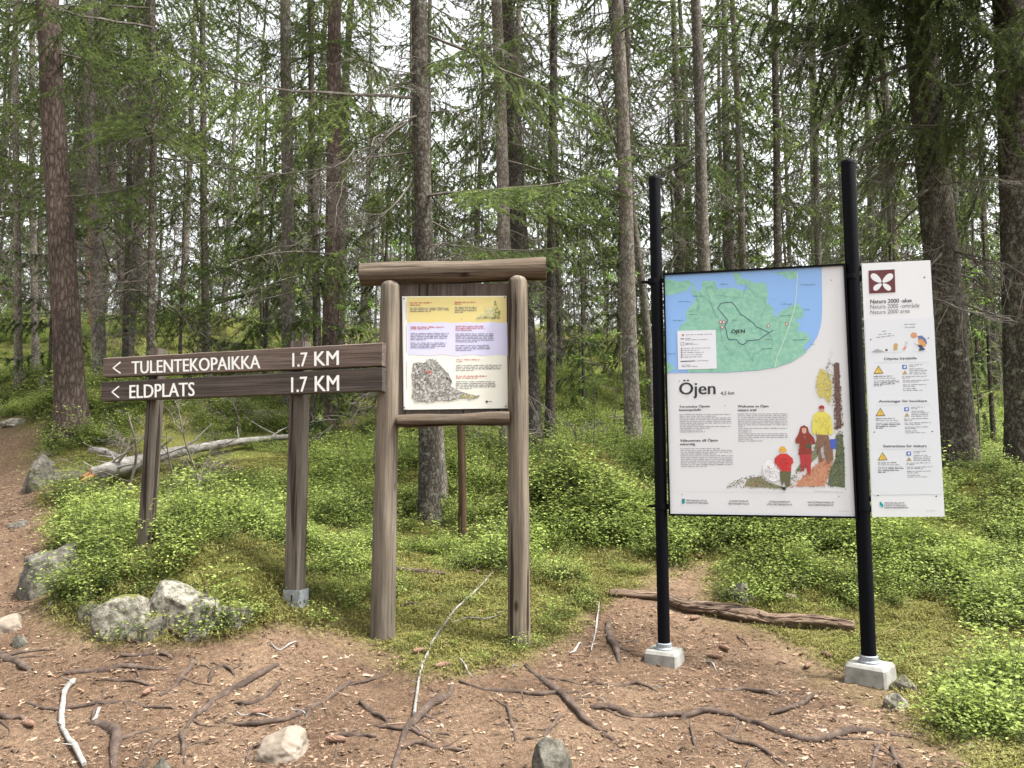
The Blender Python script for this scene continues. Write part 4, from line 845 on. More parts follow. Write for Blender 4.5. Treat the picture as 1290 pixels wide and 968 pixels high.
def bough(seed, L, per_m=150, ln=.02, wd=.0045, sub=True, hang=.5, side_gap=.07, mats=None, mb=None, M=None, woody=True):
    """live spruce bough along +x: limb, hanging side shoots, needles"""
    own = mb is None
    if own: mb = MB()
    r = np.random.default_rng(seed); n = 9; t = np.linspace(0,1,n)
    main = np.stack([L*t, np.cumsum(r.normal(0,.015*L,n)), -.22*L*t**1.3+.16*L*t**3.5], -1); main -= main[0]
    SA, SB, TV, TW = [], [], [], []
    sgn = 1; x = .18
    while x < 1:
        i = x*(n-1); i0 = min(int(i), n-2); c = main[i0]*(1-(i-i0))+main[i0+1]*(i-i0); dm = main[i0+1]-main[i0]; dm /= np.linalg.norm(dm)
        l = L*(.40*(1-x)**.8+.08)*r.uniform(.55,1.15); d = dm*r.uniform(.45,.8)+np.array([0, sgn*.75, -hang*r.uniform(.2,1.1)]); d /= np.linalg.norm(d)
        m = 4; s = np.linspace(0,1,m)[:,None]; tw = c+d*l*s+np.array([0,0,-1])*l*hang*.45*s**2; TW.append(tw)
        for q in range(m-1): SA.append(tw[q]); SB.append(tw[q+1]); TV.append((q/(m-1))**2*.9)
        if sub:
            ns = int(l/.055)
            for q in range(ns):
                u = (q+.6)/ns; j0 = min(int(u*(m-1)), m-2); b_ = tw[j0]+(tw[j0+1]-tw[j0])*(u*(m-1)-j0); s3 = 1 if q % 2 else -1
                d2 = d*.7+np.cross(d, [0,0,1])*s3*.6+np.array([0,0,-.35*hang*r.uniform(0,2)]); d2 /= np.linalg.norm(d2); l2 = l*.36*(1.1-u)*r.uniform(.6,1.2)+.02
                SA.append(b_); SB.append(b_+d2*l2); TV.append(.55*r.random())
        sgn = -sgn; x += side_gap/L*r.uniform(.6,1.4)
    for q in range(n-3, n-1): SA.append(main[q]); SB.append(main[q+1]); TV.append(.8)
    SA, SB, TV = np.array(SA), np.array(SB), np.array(TV)
    if M is not None: f = lambda v: v@M[:3,:3].T+M[:3,3]
    else: f = lambda v: v
    if woody:
        mb.tube(f(main), .0065*L*(1-t*.8)+.001, 5, 0, False)
        for tw in TW: mb.tube(f(tw), [.003,.0025,.002,.001], 3, 0, False)
    needles(mb, f(SA), f(SB), r, per_m, ln, wd, TV)
    if own: return mb.me('bough', [M_twig]+[mats or M_needle], False, 'tip')

def rotm(az, pit, pos, sc=1.0, roll=0):
    m = Matrix.Translation(pos)@Matrix.Rotation(az, 4, 'Z')@Matrix.Rotation(-pit, 4, 'Y')@Matrix.Rotation(roll, 4, 'X')@Matrix.Scale(sc, 4); return np.array(m)
DEADP = [dead_branch(300+k, (.9,1.3,1.7,.6)[k % 4], (16,24,30,12)[k % 4], (.006,.008,.010,.005)[k % 4], 3, (.15,.3,.45,.2)[k//3 % 4]) for k in range(12)]
BOUP = [bough(400+k, (1.1,1.5,1.9,.8)[k % 4], 330, .024, .0078, True, (.5,.9,.7,.4)[k//2 % 4], mats=M_needle) for k in range(8)]
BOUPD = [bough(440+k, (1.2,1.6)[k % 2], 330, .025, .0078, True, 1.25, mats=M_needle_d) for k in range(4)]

def trunkmesh(H, r0, r1, lean=(0,0), sides=14, rings=30, wob=.03, flare=1.5, seed=0, mats=None, bump=.05, name='trunk'):
    r = np.random.default_rng(seed); z = np.concatenate([[-.35], np.linspace(0, .8, 8), np.linspace(.8, H, rings)[1:]]); ph = r.uniform(0,6.28,4)
    x = lean[0]*z+wob*np.sin(z*.45+ph[0])+wob*.4*np.sin(z*1.3+ph[1])-wob*math.sin(ph[0])-wob*.4*math.sin(ph[1]); y = lean[1]*z+wob*np.sin(z*.4+ph[2])-wob*math.sin(ph[2])
    rad = r0+(r1-r0)*np.clip(z/H,0,1)**.85; rad = rad*(1+(flare-1)*np.exp(-np.clip(z,-.1,9)/.28))
    mb = MB(); c = np.stack([x,y,z],-1); mb.tube(c, rad, sides, 0, False, bump=bump, seed=seed)
    return mb, c, rad
def at_h(c, rad, z):
    i = np.searchsorted(c[:,2], z)-1; i = min(max(i,0), len(c)-2); f = (z-c[i,2])/(c[i+1,2]-c[i,2]); return c[i]*(1-f)+c[i+1]*f, rad[i]*(1-f)+rad[i+1]*f
# ---- the trees one can tell apart; (foot px, Y or None to read it from the foot row, foot row, top px at row, diameter px at row, bark, height, label, options)
TREES = [
 ('pine_tree', 91, 8.6, 525, (63,0), 32, M_pine, 15, 'stout pine with scaly reddish brown bark beside the path on the left', dict(flare=1.55, dead=9, bough=18, bz=(2.4,7), dz=(2,7), sides=36, bump=.10)),
 ('spruce_tree', 127, 11.0, 455, (112,0), 16, M_grey, 14, 'slim grey trunk just right of the stout pine', dict(dead=22, bough=16, f=1.3)),
 ('spruce_tree', 24, 12.5, 505, (15,0), 9, M_grey, 12, 'thin grey trunk near the left edge, left of the stout pine', dict(dead=16, bough=5)),
 ('spruce_tree', 45, 14, 470, (40,0), 9, M_grey, 13, 'thin pale trunk close beside the stout pine on its left', dict(dead=16, bough=5)),
 ('spruce_tree', 190, 9.6, 470, (189,0), 10, M_spruce, 12, 'thin straight trunk rising behind the left post of the signpost', dict(dead=20, bough=22, bz=(2.6,7.5), f=1.3)),
 ('spruce_tree', 157, 12, 445, (166,0), 8, M_spruce, 12, 'left stem of the close pair of thin trunks above the upper board', dict(dead=14, bough=3)),
 ('spruce_tree', 167, 12.3, 445, (128,100), 11, M_grey, 13, 'right stem of the close pair of thin trunks, leaning left as it rises', dict(dead=14, bough=3)),
 ('spruce_tree', 262, 14, 430, (257,0), 10, M_spruce, 13, 'thin trunk behind the letters of the upper board in the middle of its length', dict(dead=22, bough=16, f=1.3)),
 ('pine_tree', 118, 20, 440, (113,160), 9, M_red, 15, 'distant pine with an orange trunk showing behind the grey stems', dict(dead=4, bough=2)),
 ('spruce_tree', 366, 11, 470, (358,0), 17, M_grey, 15, 'grey trunk above the numbers of the signpost, its lower half behind boughs', dict(dead=18, bough=20, bz=(1.2,6.0), f=1.2)),
 ('spruce_tree', 401, 12, 470, (394,0), 10, M_spruce, 14, 'thin dark trunk between two thicker ones above the right end of the signpost', dict(dead=16, bough=6)),
 ('pine_tree', 415, 10.2, 480, (425,0), 21, M_pine, 15, 'reddish brown trunk left of the log-framed board', dict(dead=14, bough=6, bump=.07, bz=(1.8,6))),
 ('spruce_tree', 541, 6.4, 672, (524,0), 24, M_spruce, 14, 'dark spruce trunk standing behind the log-framed board and seen below it', dict(flare=1.25, dead=34, bough=15, bz=(1.9,6.0), dz=(1,6), sides=26)),
 ('spruce_tree', 557, 6.9, 660, (533,100), 12, M_grey, 13, 'paler twin stem pressed against the dark trunk behind the log-framed board', dict(flare=1.3, dead=8, bough=1)),
 ('spruce_tree', 640, 9.0, 590, (623,0), 18, M_grey, 14, 'left trunk of the pair rising above the right end of the crossbeam', dict(dead=26, bough=20, bz=(2.2,6.8), dz=(1.5,7))),
 ('spruce_tree', 672, 9.6, 566, (640,0), 24, M_spruce, 15, 'right and thicker trunk of the pair rising above the right end of the crossbeam', dict(dead=26, bough=12, bz=(2.4,7), dz=(1.5,7))),
 ('spruce_tree', 692, 10.0, 567, (694,0), 12, M_spruce, 13, 'slender straight trunk just right of the log-framed board', dict(dead=26, bough=5, bz=(3,6.5))),
 ('spruce_tree', 799, 9.4, 567, (774,0), 19, M_grey, 15, 'tall grey trunk left of the left black post', dict(flare=1.35, dead=26, bough=3, bz=(4.5,7), sides=22)),
 ('birch_tree', 822, 12, 545, (792,0), 10, M_grey, 14, 'pale slightly curved trunk rising behind the left black post', dict(dead=14, bough=2, wob=.10)),
 ('spruce_tree', 893, 11, 545, (875,0), 17, M_grey, 15, 'grey trunk rising above the lake on the map board', dict(dead=30, bough=5, bz=(3.6,7))),
 ('spruce_tree', 945, 14, 510, (925,100), 10, M_grey, 14, 'thin trunk rising above the middle of the map board', dict(dead=26, bough=8)),
 ('spruce_tree', 987, 13, 515, (978,0), 11, M_spruce, 14, 'thin dark trunk between the middle of the map board and its right post', dict(dead=28, bough=8)),
 ('spruce_tree', 1033, 16, 500, (1024,100), 9, M_grey, 14, 'narrow trunk close left of the right black post', dict(dead=22, bough=8)),
 ('spruce_tree', 1108, 15, 500, (1093,60), 10, M_grey, 14, 'thin pale trunk between the right black post and the big dark spruce', dict(dead=22, bough=9)),
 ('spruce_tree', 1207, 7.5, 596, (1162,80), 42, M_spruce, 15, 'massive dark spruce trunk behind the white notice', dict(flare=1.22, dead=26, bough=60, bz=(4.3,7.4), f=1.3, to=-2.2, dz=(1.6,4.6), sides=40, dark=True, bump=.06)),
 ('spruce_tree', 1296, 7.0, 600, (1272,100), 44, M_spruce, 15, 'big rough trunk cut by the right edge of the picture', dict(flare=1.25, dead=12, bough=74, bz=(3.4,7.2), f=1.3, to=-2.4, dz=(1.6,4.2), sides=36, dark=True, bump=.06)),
]
rg = random.Random(5)
def addlimbs(root, c, rad, r, nd, nb, dz, bz, dark, f0=1.0, towards=None):
    for k in range(nd):
        z = r.uniform(*dz); p_, rr = at_h(c, rad, z); az = r.uniform(0, 6.283); s = r.uniform(.45, 1.05)*f0
        e = (p_[0]+math.cos(az)*rr*.8, p_[1]+math.sin(az)*rr*.8, p_[2]); o = obj('dead_branch', r.choice(DEADP), root, e, (r.uniform(-.5,.5), r.uniform(-.1,.45), az), (s,)*3)
    for k in range(nb):
        z = bz[0]+(bz[1]-bz[0])*(k+r.random())/nb; p_, rr = at_h(c, rad, z); az = r.uniform(0, 6.283) if towards is None or r.random() < .5 else towards+r.uniform(-1.1,1.1); s = r.uniform(.55, 1.1)*f0
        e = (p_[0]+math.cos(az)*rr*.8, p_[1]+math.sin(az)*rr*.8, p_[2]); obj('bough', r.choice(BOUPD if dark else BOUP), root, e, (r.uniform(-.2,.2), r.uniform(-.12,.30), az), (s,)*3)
taken = []
# crowns for the upper part (above or at the edge of the picture), shared
def crown(seed, H, z0, Lmax, per_m, ln, wd, gap, mat, nper=4, step=.42, hang=.7):
    r = np.random.default_rng(seed); mb = MB(); z = z0; k = 0
    while z < H-.3:
        u = (z-z0)/(H-z0); L = Lmax*(1-u)**.75*min(1, .5+u*3)+.15
        for q in range(nper):
            az = r.uniform(0,6.283); bough(seed*991+k, L*r.uniform(.6,1.15), per_m, ln, wd, False, hang, gap, None, mb, rotm(az, r.uniform(-.25,.1)+.3*u, (0,0,z+r.uniform(-.2,.2)))); k += 1
        z += step*r.uniform(.7,1.2)
    return mb.me('crown', [M_twig, mat], False, 'tip')
CRN = [crown(51, 15, 7.4, 1.6, 110, .05, .018, .11, M_needle, 4, .42), crown(52, 15, 4.4, 1.5, 110, .05, .018, .11, M_needle, 3, .42)]
for ti, (nm, fx, Y, fy, (tx, ty), dpx, bm_, H, lab, op) in enumerate(TREES):
    if Y > 9: op.setdefault('bz', (2.0, 7.5))
    b = standing(fx, Y)
    tp = P(tx, ty, Y); lean = ((tp[0]-b[0])/(tp[2]-b[2]), 0)
    dist = math.hypot(b[0], Y); ymid = 300; depth = Y*CP+(2.2)*SP; r0 = dpx/2/F_PX*depth*1.06; r1 = r0*.42
    mb, c, rad = trunkmesh(H, r0, r1, lean, op.get('sides', 16), 34, op.get('wob', .02), op.get('flare', 1.3), 60+ti, None, op.get('bump', .05))
    root = empty(nm, b, lab, 'tree'); obj('trunk', mb.me('trunk', [bm_], True), root)
    cs = obj('crown', CRN[1 if Y > 11.5 else 0], root, (lean[0]*0, 0, 0), (0, 0, ti*1.3), (1,1,H/15)); 
    cs.location.x = lean[0]*9
    dz = op.get('dz', (1.2, 7.5)); bz = op.get('bz', (2.5, 7.5))
    addlimbs(root, c, rad, rg, op.get('dead', 12), op.get('bough', 4), dz, bz, op.get('dark', False), op.get('f', 1.0 if Y < 10 else 1.15), op.get('to'))
    taken.append((b[0], Y))
# ---- the stand behind: five tree forms, copied with all their parts
def farproto(seed, H, z0, Lmax, r0, mat, needle, nd):
    r = np.random.default_rng(seed); mb, c, rad = trunkmesh(H, r0, r0*.2, (0,0), 9, 16, .05, 1.25, seed, None, .03)
    tr = mb.me('trunk', [mat], True); cr = crown(seed, H, z0, Lmax, 150, .06, .026, .10, needle, 3, .52, .85)
    mb = MB()
    for k in range(nd):
        z = r.uniform(.8, z0+2.5); L = r.uniform(.5, 1.5); az = r.uniform(0,6.283); M_ = rotm(az, r.uniform(-.5,.1), (0,0,z)); f = lambda v: np.asarray(v)@M_[:3,:3].T+M_[:3,3]
        t = np.linspace(0,1,5); mn = np.stack([L*t, np.cumsum(r.normal(0,.03,5)), -.25*L*t**1.5],-1); mb.tube(f(mn), .009*(1-t*.8)+.001, 4, 0, False)
        for q in range(7):
            u = r.uniform(.1,1); i0 = min(int(u*4),3); cc = mn[i0]+(mn[i0+1]-mn[i0])*(u*4-i0); d = np.array([r.uniform(.1,.8), r.choice([-1,1])*r.uniform(.3,1), r.uniform(-1,.1)]); l = r.uniform(.12,.45)
            mb.tube(f([cc, cc+d*l*.5+r.normal(0,.01,3), cc+d*l+np.array([0,0,-.15*l])]), [.0035,.0028,.0018], 3, 0, False)
    return (tr, cr, mb.me('dead_branches', [M_twig]))
FAR = [farproto(71, 16, 3.2, 1.7, .11, M_grey, M_needle, 80), farproto(72, 13, 1.8, 1.6, .08, M_spruce, M_needle, 60), farproto(73, 18, 5.5, 1.6, .13, M_spruce, M_needle, 110), farproto(74, 15, 4.2, 1.4, .09, M_grey, M_needle_d, 100), farproto(75, 7, .5, 1.4, .05, M_spruce, M_needle, 24)]
ZN = [(-400, 330, 'slender spruce in the crowded stand far behind the signpost', 'spruces far behind the signpost'), (330, 760, 'slender spruce in the crowded stand far behind the log-framed board', 'spruces far behind the log-framed board'),
      (760, 1085, 'slender spruce in the crowded stand far behind the map board', 'spruces far behind the map board'), (1085, 1800, 'slender spruce in the crowded stand far behind the white notice', 'spruces far behind the white notice')]
first = {}
r = random.Random(77); made = 0; tries = 0
while made < 165 and tries < 6000:
    tries += 1; px = r.uniform(-140, 1430); Y = 12.5+47*r.random()**.9; b = standing(px, Y)
    if any((b[0]-x)**2+(Y-y)**2 < (1.15+.012*Y)**2 for x, y in taken): continue
    if Y < 30 and (250 < px < 330 or 440 < px < 500 or 720 < px < 765 or 835 < px < 870) and r.random() < .8: continue
    k = r.choices(range(5), (3,2.4,2.0,2.4,1.6))[0]
    if k == 4 and Y < 15: continue
    taken.append((b[0], Y)); made += 1; s = r.uniform(.8, 1.15); z = [q for q in ZN if q[0] <= px < q[1]][0]
    root = empty('spruce_tree', b, z[2], 'tree', z[3], (r.uniform(-.03,.03), r.uniform(-.03,.03), r.uniform(0,6.28))); root.scale = (s, s, s*r.uniform(.9,1.1))
    for nm_, me_ in zip(('trunk','crown','dead_branches'), FAR[k]): obj(nm_, me_, root)
# young spruces of the undergrowth
YNG = [farproto(76, 3.4, .25, .95, .028, M_spruce, M_needle, 6), farproto(77, 5.0, .4, 1.2, .035, M_spruce, M_needle, 12)]
for k, (px, Y, q, s, lb) in enumerate([(392,9.4,0,1.0,'young spruce behind the gap between the signpost and the log-framed board'),(332,12,1,1.0,'young spruce above the KILOMETRE figures of the upper board'),(60,12.5,1,.9,'young spruce left of the stout pine'),(225,15,1,1.1,'young spruce behind the middle of the upper signpost board'),(478,11.5,1,1.0,'young spruce left of the log-framed board at crossbeam height'),
    (735,13,1,.9,'young spruce between the log-framed board and the tall grey trunk'),(858,14,1,1.2,'young spruce rising behind the left end of the map board'),(1128,12,1,1.1,'young spruce between the white notice and the massive spruce'),(1252,10.5,1,1.0,'young spruce between the massive spruce and the trunk at the right edge'),(1000,15,1,1.2,'young spruce rising behind the right half of the map board')]):
    b = standing(px, Y); lb = lb.replace('KILOMETRE figures', 'distance figures'); root = empty('young_spruce', b, lb, 'tree', None, (0,0,k*1.7)); root.scale = (s,)*3
    for nm_, me_ in zip(('trunk','crown','dead_branches'), YNG[q]): obj(nm_, me_, root)
r = random.Random(78)
for k in range(60):
    px = r.uniform(-80, 1380); Y = 16+26*r.random(); b = standing(px, Y); z = [q for q in ZN if q[0] <= px < q[1]][0]; s = r.uniform(.8,1.5)
    root = empty('young_spruce', b, z[2].replace('slender spruce in the crowded stand', 'low young spruce in the undergrowth'), 'tree', z[3].replace('spruces', 'young spruces'), (0,0,r.uniform(0,6.28))); root.scale = (s,)*3
    for nm_, me_ in zip(('trunk','crown','dead_branches'), YNG[k % 2]): obj(nm_, me_, root)
r = random.Random(99)
for k in range(30):
    x, y = r.uniform(-17, 15), r.uniform(-17, -3.5)
    if abs(x) < 1.6 and y > -7: continue
    b = np.array([x, y, hgt(x, y)]); q = k % 4; root = empty('spruce_tree', b, 'spruce in the wood behind the viewer, opposite the signs', 'tree', 'spruces in the wood behind the viewer', (0,0,k*2.1))
    for nm_, me_ in zip(('trunk','crown','dead_branches'), FAR[q]): obj(nm_, me_, root)
print('trees done', made)
# ------------------------------------------------------------------ stones, roots, logs, sticks, cones
M_rock = noisy('grey_granite', [(.30,(.03,.028,.022)),(.45,(.07,.064,.051)),(.58,(.145,.135,.11)),(.75,(.28,.262,.22))], (20,20,20), 10, .9, 1.0, .014, .78, spots=(34,.58,(.045,.05,.04)))
M_rockp = noisy('pale_granite', [(.36,(.03,.028,.02)),(.45,(.11,.10,.078)),(.54,(.24,.225,.185)),(.70,(.38,.36,.31))], (20,20,20), 10, .9, 1.0, .012, .78, spots=(30,.57,(.10,.11,.07)))
M_rockb = noisy('brownish_stone', [(.25,(.11,.09,.07)),(.5,(.20,.165,.13)),(.75,(.28,.245,.20))], (12,12,12), 8, .9, .6, .006, .65)
M_root = noisy('root_bark', [(.3,(.022,.015,.012)),(.5,(.062,.043,.033)),(.72,(.125,.092,.072))], (22,22,22), 8, .9, .9, .006, .72)
M_rot = wood('rotting_wood', (.035,.024,.018), (.12,.085,.062), (.24,.185,.145), sc=(40,40,2.5), axis='x', bump=1.0)
M_rootd = bark('fallen_log_bark', (.025,.018,.014), (.10,.07,.05), (.22,.165,.125), vs=30, stretch=1, bump=.9, dist=.01)
M_dry = noisy('bleached_wood', [(.3,(.09,.085,.078)),(.5,(.22,.21,.195)),(.75,(.36,.345,.325))], (18,18,18), 7, .85, .5, .003, spots=(50,.63,(.10,.08,.07)))
M_birchlog = noisy('silvery_log', [(.3,(.07,.06,.052)),(.5,(.19,.178,.162)),(.75,(.32,.30,.28))], (10,10,26), 8, .85, .6, .006, spots=(30,.6,(.10,.085,.07)))
M_torn = noisy('torn_orange_wood', [(.3,(.28,.10,.03)),(.7,(.62,.33,.14))], (40,40,40), 6, .8, .8, .006)
def mossy(base_, name):
    m = base_.copy(); m.name = name; t = m.node_tree; b = t.nodes['Principled BSDF']; src = b.inputs['Base Color'].links[0].from_socket
    g = t.nodes.new('ShaderNodeNewGeometry'); sx = t.nodes.new('ShaderNodeSeparateXYZ'); t.links.new(g.outputs['Normal'], sx.inputs[0])
    n = N(t, 'ShaderNodeTexNoise', Scale=7., Detail=6, Roughness=.7); t.links.new(g.outputs['Position'], n.inputs['Vector'])
    a = N(t, 'ShaderNodeMath', operation='MULTIPLY_ADD'); t.links.new(n.outputs['Fac'], a.inputs[0]); a.inputs[1].default_value = 1.8; t.links.new(sx.outputs[2], a.inputs[2])
    r = ramp(t, a.outputs[0], [(.0,(0,0,0)),(1,(1,1,1))]); r.color_ramp.elements[0].position = .0
    mr = t.nodes.new('ShaderNodeMapRange'); mr.inputs[1].default_value = 1.55; mr.inputs[2].default_value = 1.75; t.links.new(a.outputs[0], mr.inputs[0])
    t.links.new(mixc(t, mr.outputs[0], src, (.10,.105,.025)), b.inputs['Base Color']); return m
M_rockm = mossy(M_rock, 'mossy_granite'); M_rockpm = mossy(M_rockp, 'mossy_pale_granite')
def rock(name, px0, py0, px1, py1, mat, label, seed, squash=.8, sink=.3, cuts=10, depth=None, cat='stone', group=None, base_py=None):
    """stone filling the given box of the photograph, bedded in the ground"""
    cx, cy = (px0+px1)/2, (py0+py1)/2; g = onground(cx, base_py or py1-(py1-py0)*.12); dist = g[1]*CP+(g[2]-CAMZ)*SP
    wx = (px1-px0)/F_PX*dist/2; hz = (py1-py0)/F_PX*dist; dy = depth or wx*squash; r = random.Random(seed)
    bm = bmesh.new(); bmesh.ops.create_icosphere(bm, subdivisions=5, radius=1)
    planes = [] if name == 'stone' and seed in (8, 29, 10, 11, 13, 14, 15, 16) else [(Vector((r.uniform(-.35,.35), -.25, 1)).normalized(), .50), (Vector((r.uniform(-.3,.3), -1, .25)).normalized(), .6)]
    for k in range(cuts):
        nrm = Vector((r.uniform(-1,1), r.uniform(-1,.6), r.uniform(-.1,1))).normalized(); planes.append((nrm, r.uniform(.5,.82)))
    for v in bm.verts:
        p = v.co.copy()
        for nrm, d in planes:
            q = p.dot(nrm)
            if q > d: p -= nrm*(q-d)*.93
        nz = mnoise.fractal(p*1.6+Vector((seed*3.1,0,0)), 1.0, 2.0, 5)*.12+mnoise.fractal(p*7+Vector((seed,0,0)), 1.0, 2.0, 3)*.03
        v.co = p*(1+nz)
    xs = [v.co.x for v in bm.verts]; zs = [v.co.z for v in bm.verts]; sx = 2*wx/(max(xs)-min(xs)); H_ = hz*(1+sink); sz = H_/(max(zs)-min(zs)); x0 = (max(xs)+min(xs))/2; z0 = max(zs)
    for v in bm.verts: v.co = Vector(((v.co.x-x0)*sx, v.co.y*dy, (v.co.z-z0)*sz+hz))
    me = bpy.data.meshes.new(name); bm.to_mesh(me); bm.free(); me.materials.append(mat); me.polygons.foreach_set('use_smooth', np.ones(len(me.polygons), bool))
    top = P(cx, py0, g[1]); z = min(g[2], top[2]-hz+.02) if False else g[2]
    o = obj(name, me, None, (g[0], g[1]+dy*.5, z-.02), (0,0,0), label=label, cat=cat, group=group); return o
rock('boulder', 8, 690, 96, 756, M_rock, 'dark grey rounded boulder beside the path at the left edge', 1, .9)
rock('boulder', 176, 737, 272, 802, M_rockp, 'pale angular block in the middle of the rocky outcrop below the signpost', 2, .6, cuts=10)
rock('boulder', 112, 752, 198, 808, M_rockpm, 'lichen-spotted block at the left of the rocky outcrop below the signpost', 3, .6, cuts=9)
rock('stone', 94, 758, 130, 790, M_rockpm, 'small leftmost stone of the rocky outcrop below the signpost', 4, .7)
rock('stone', 230, 790, 260, 808, M_rockp, 'small pale stone at the foot of the pale angular block', 5, .8)
rock('stone', 258, 758, 314, 792, M_rockpm, 'rightmost stone of the rocky outcrop, half under moss', 6, .6)
rock('stone', 158, 775, 206, 810, M_rockm, 'dark mossy stone low in front of the rocky outcrop', 7, .6)
rock('stone', 318, 920, 382, 962, M_rockb, 'tan stone bedded in the needle litter at the bottom left', 8, .8)
rock('stone', 668, 936, 722, 990, M_rock, 'grey stone cut by the bottom edge of the picture', 29, .8, cuts=5)
rock('stone', 186, 955, 216, 985, M_rock, 'small grey stone at the bottom edge near the bleached stick', 10, .8)
rock('stone', 9, 799, 34, 817, M_rock, 'small flat grey stone in the path at the left edge', 11, .8)
rock('stone', -10, 775, 24, 800, M_rockb, 'flat slab lying in the path and cut by the left edge', 12, 1.2)
st_ = rock('stone', 914, 734, 952, 762, M_rock, 'grey stone perched behind the rotting log', 13, .8)
rock('stone', 1124, 849, 1158, 874, M_rockpm, 'upper of the two pale stones beside the right concrete foot', 14, .8)
rock('stone', 1116, 872, 1150, 896, M_rockp, 'lower of the two pale stones beside the right concrete foot', 15, .8)
rock('stone', 20, 575, 62, 625, M_rockm, 'mossy grey rock face beside the path under the bilberries', 16, .8)
rock('stone', 60, 590, 110, 612, M_rockm, 'low grey rock at the edge of the mound left of the fallen trunk', 17, .8)
rock('stone', 8, 654, 34, 666, M_rock, 'half-buried grey stone in the upper path', 18, .8)
rock('boulder', 40, 470, 68, 505, M_rockm, 'dark shaded boulder behind the stout pine', 19, .9)
rock('stone', -6, 525, 44, 536, M_rockp, 'pale flat rock across the path at the left edge', 20, 1.0)
rock('stone', 990, 745, 1008, 756, M_rockb, 'small brown stone behind the middle of the rotting log', 22, .8)
0 and rock('stone', 1260, 870, 1300, 925, M_rockm, 'dark mossy rock under the bilberries at the lower right edge', 23, .8)

def c5(x, y): return (x/3, 646+y/3)
def c6(x, y): return (430+x/3, 646+y/3)
def c7(x, y): return (860+x/3, 646+y/3)
def resample(pts_, n):
    pts_ = np.asarray(pts_, float); m = len(pts_); t = np.linspace(0, m-1, n); out = []
    for v in t:
        i = min(int(v), m-2); f = v-i; p0, p1, p2, p3 = pts_[max(i-1,0)], pts_[i], pts_[i+1], pts_[min(i+2,m-1)]
        out.append(.5*((2*p1)+(-p0+p2)*f+(2*p0-5*p1+4*p2-p3)*f*f+(-p0+3*p1-3*p2+p3)*f**3))
    return np.array(out)
def ground_tube(name, pts_, wpx, mat, label, cat, group=None, lift=.25, taper=(.7,1,.55), seed=0, sides=12, both=True, twigs=0, bumpy=.12, ends=True, forks=0):
    """a root or stick following the ground; pts_ in photo pixels"""
    g = np.array([onground(*p) for p in pts_]); mid = g[len(g)//2]; d = g[:,1].mean(); rr = wpx/2/F_PX*d*.93
    n = max(10, len(pts_)*6); c = resample(g, n); t = np.linspace(0,1,n); rs = np.random.default_rng(seed+1000)
    rad = rr*np.interp(t, [0,.3,.6,1], [taper[0], taper[1], taper[1]*.9, taper[2]])*(1+.10*np.sin(t*17+seed)+.06*np.sin(t*41+seed*2))
    c[:,2] = height(c[:,0], c[:,1])+rad*lift*2-rad*.35+.006*np.sin(t*9+seed)
    wob = rs.normal(0, 1, (n,2)); k_ = np.ones(3)/3; c[:,0] += np.convolve(wob[:,0], k_, 'same')*rr*.25; c[:,1] += np.convolve(wob[:,1], k_, 'same')*rr*.25
    if ends: c[0,2] -= rad[0]*1.6; c[-1,2] -= rad[-1]*1.8
    base_ = mid.copy(); mb = MB(); mb.tube(c-base_, rad, sides, 0, True, bump=bumpy, seed=seed)
    for k in range(twigs):
        i = rs.integers(1, n-2); az = rs.uniform(0, 6.283); l = rs.uniform(2,9)*rr; d_ = np.array([math.cos(az), math.sin(az), rs.uniform(.0,.7)]); p_ = c[i]-base_
        mb.tube([p_, p_+d_*l*.5, p_+d_*l], [rr*.28, rr*.2, rr*.08], 5, 0, True)
    for k in range(forks):
        i = int(rs.integers(2, n-3)); dv = c[i+1]-c[i]; az = math.atan2(dv[1], dv[0])+rs.choice([-1,1])*rs.uniform(.4,1.1)+(math.pi if rs.random() < .3 else 0); l = rs.uniform(6,16)*rr; m = 9; s_ = np.linspace(0,1,m); az_ = az+np.cumsum(rs.normal(0,.16,m))
        q = np.stack([c[i,0]+np.cumsum(np.cos(az_))*l/m, c[i,1]+np.cumsum(np.sin(az_))*l/m, 0*s_], -1); q = np.vstack([c[i][None], q]); rq = rad[i]*np.linspace(.6,.18,m+1); q[1:,2] = height(q[1:,0], q[1:,1])+rq[1:]*.25; q[-1,2] -= rq[-1]*2
        mb.tube(q-base_, rq, 8, 0, True, bump=bumpy, seed=seed+k)
    me = mb.me(name, [mat], True)
    return obj(name, me, None, base_, label=label, cat=cat, group=group)
RG = 'tree roots crossing the trodden ground'
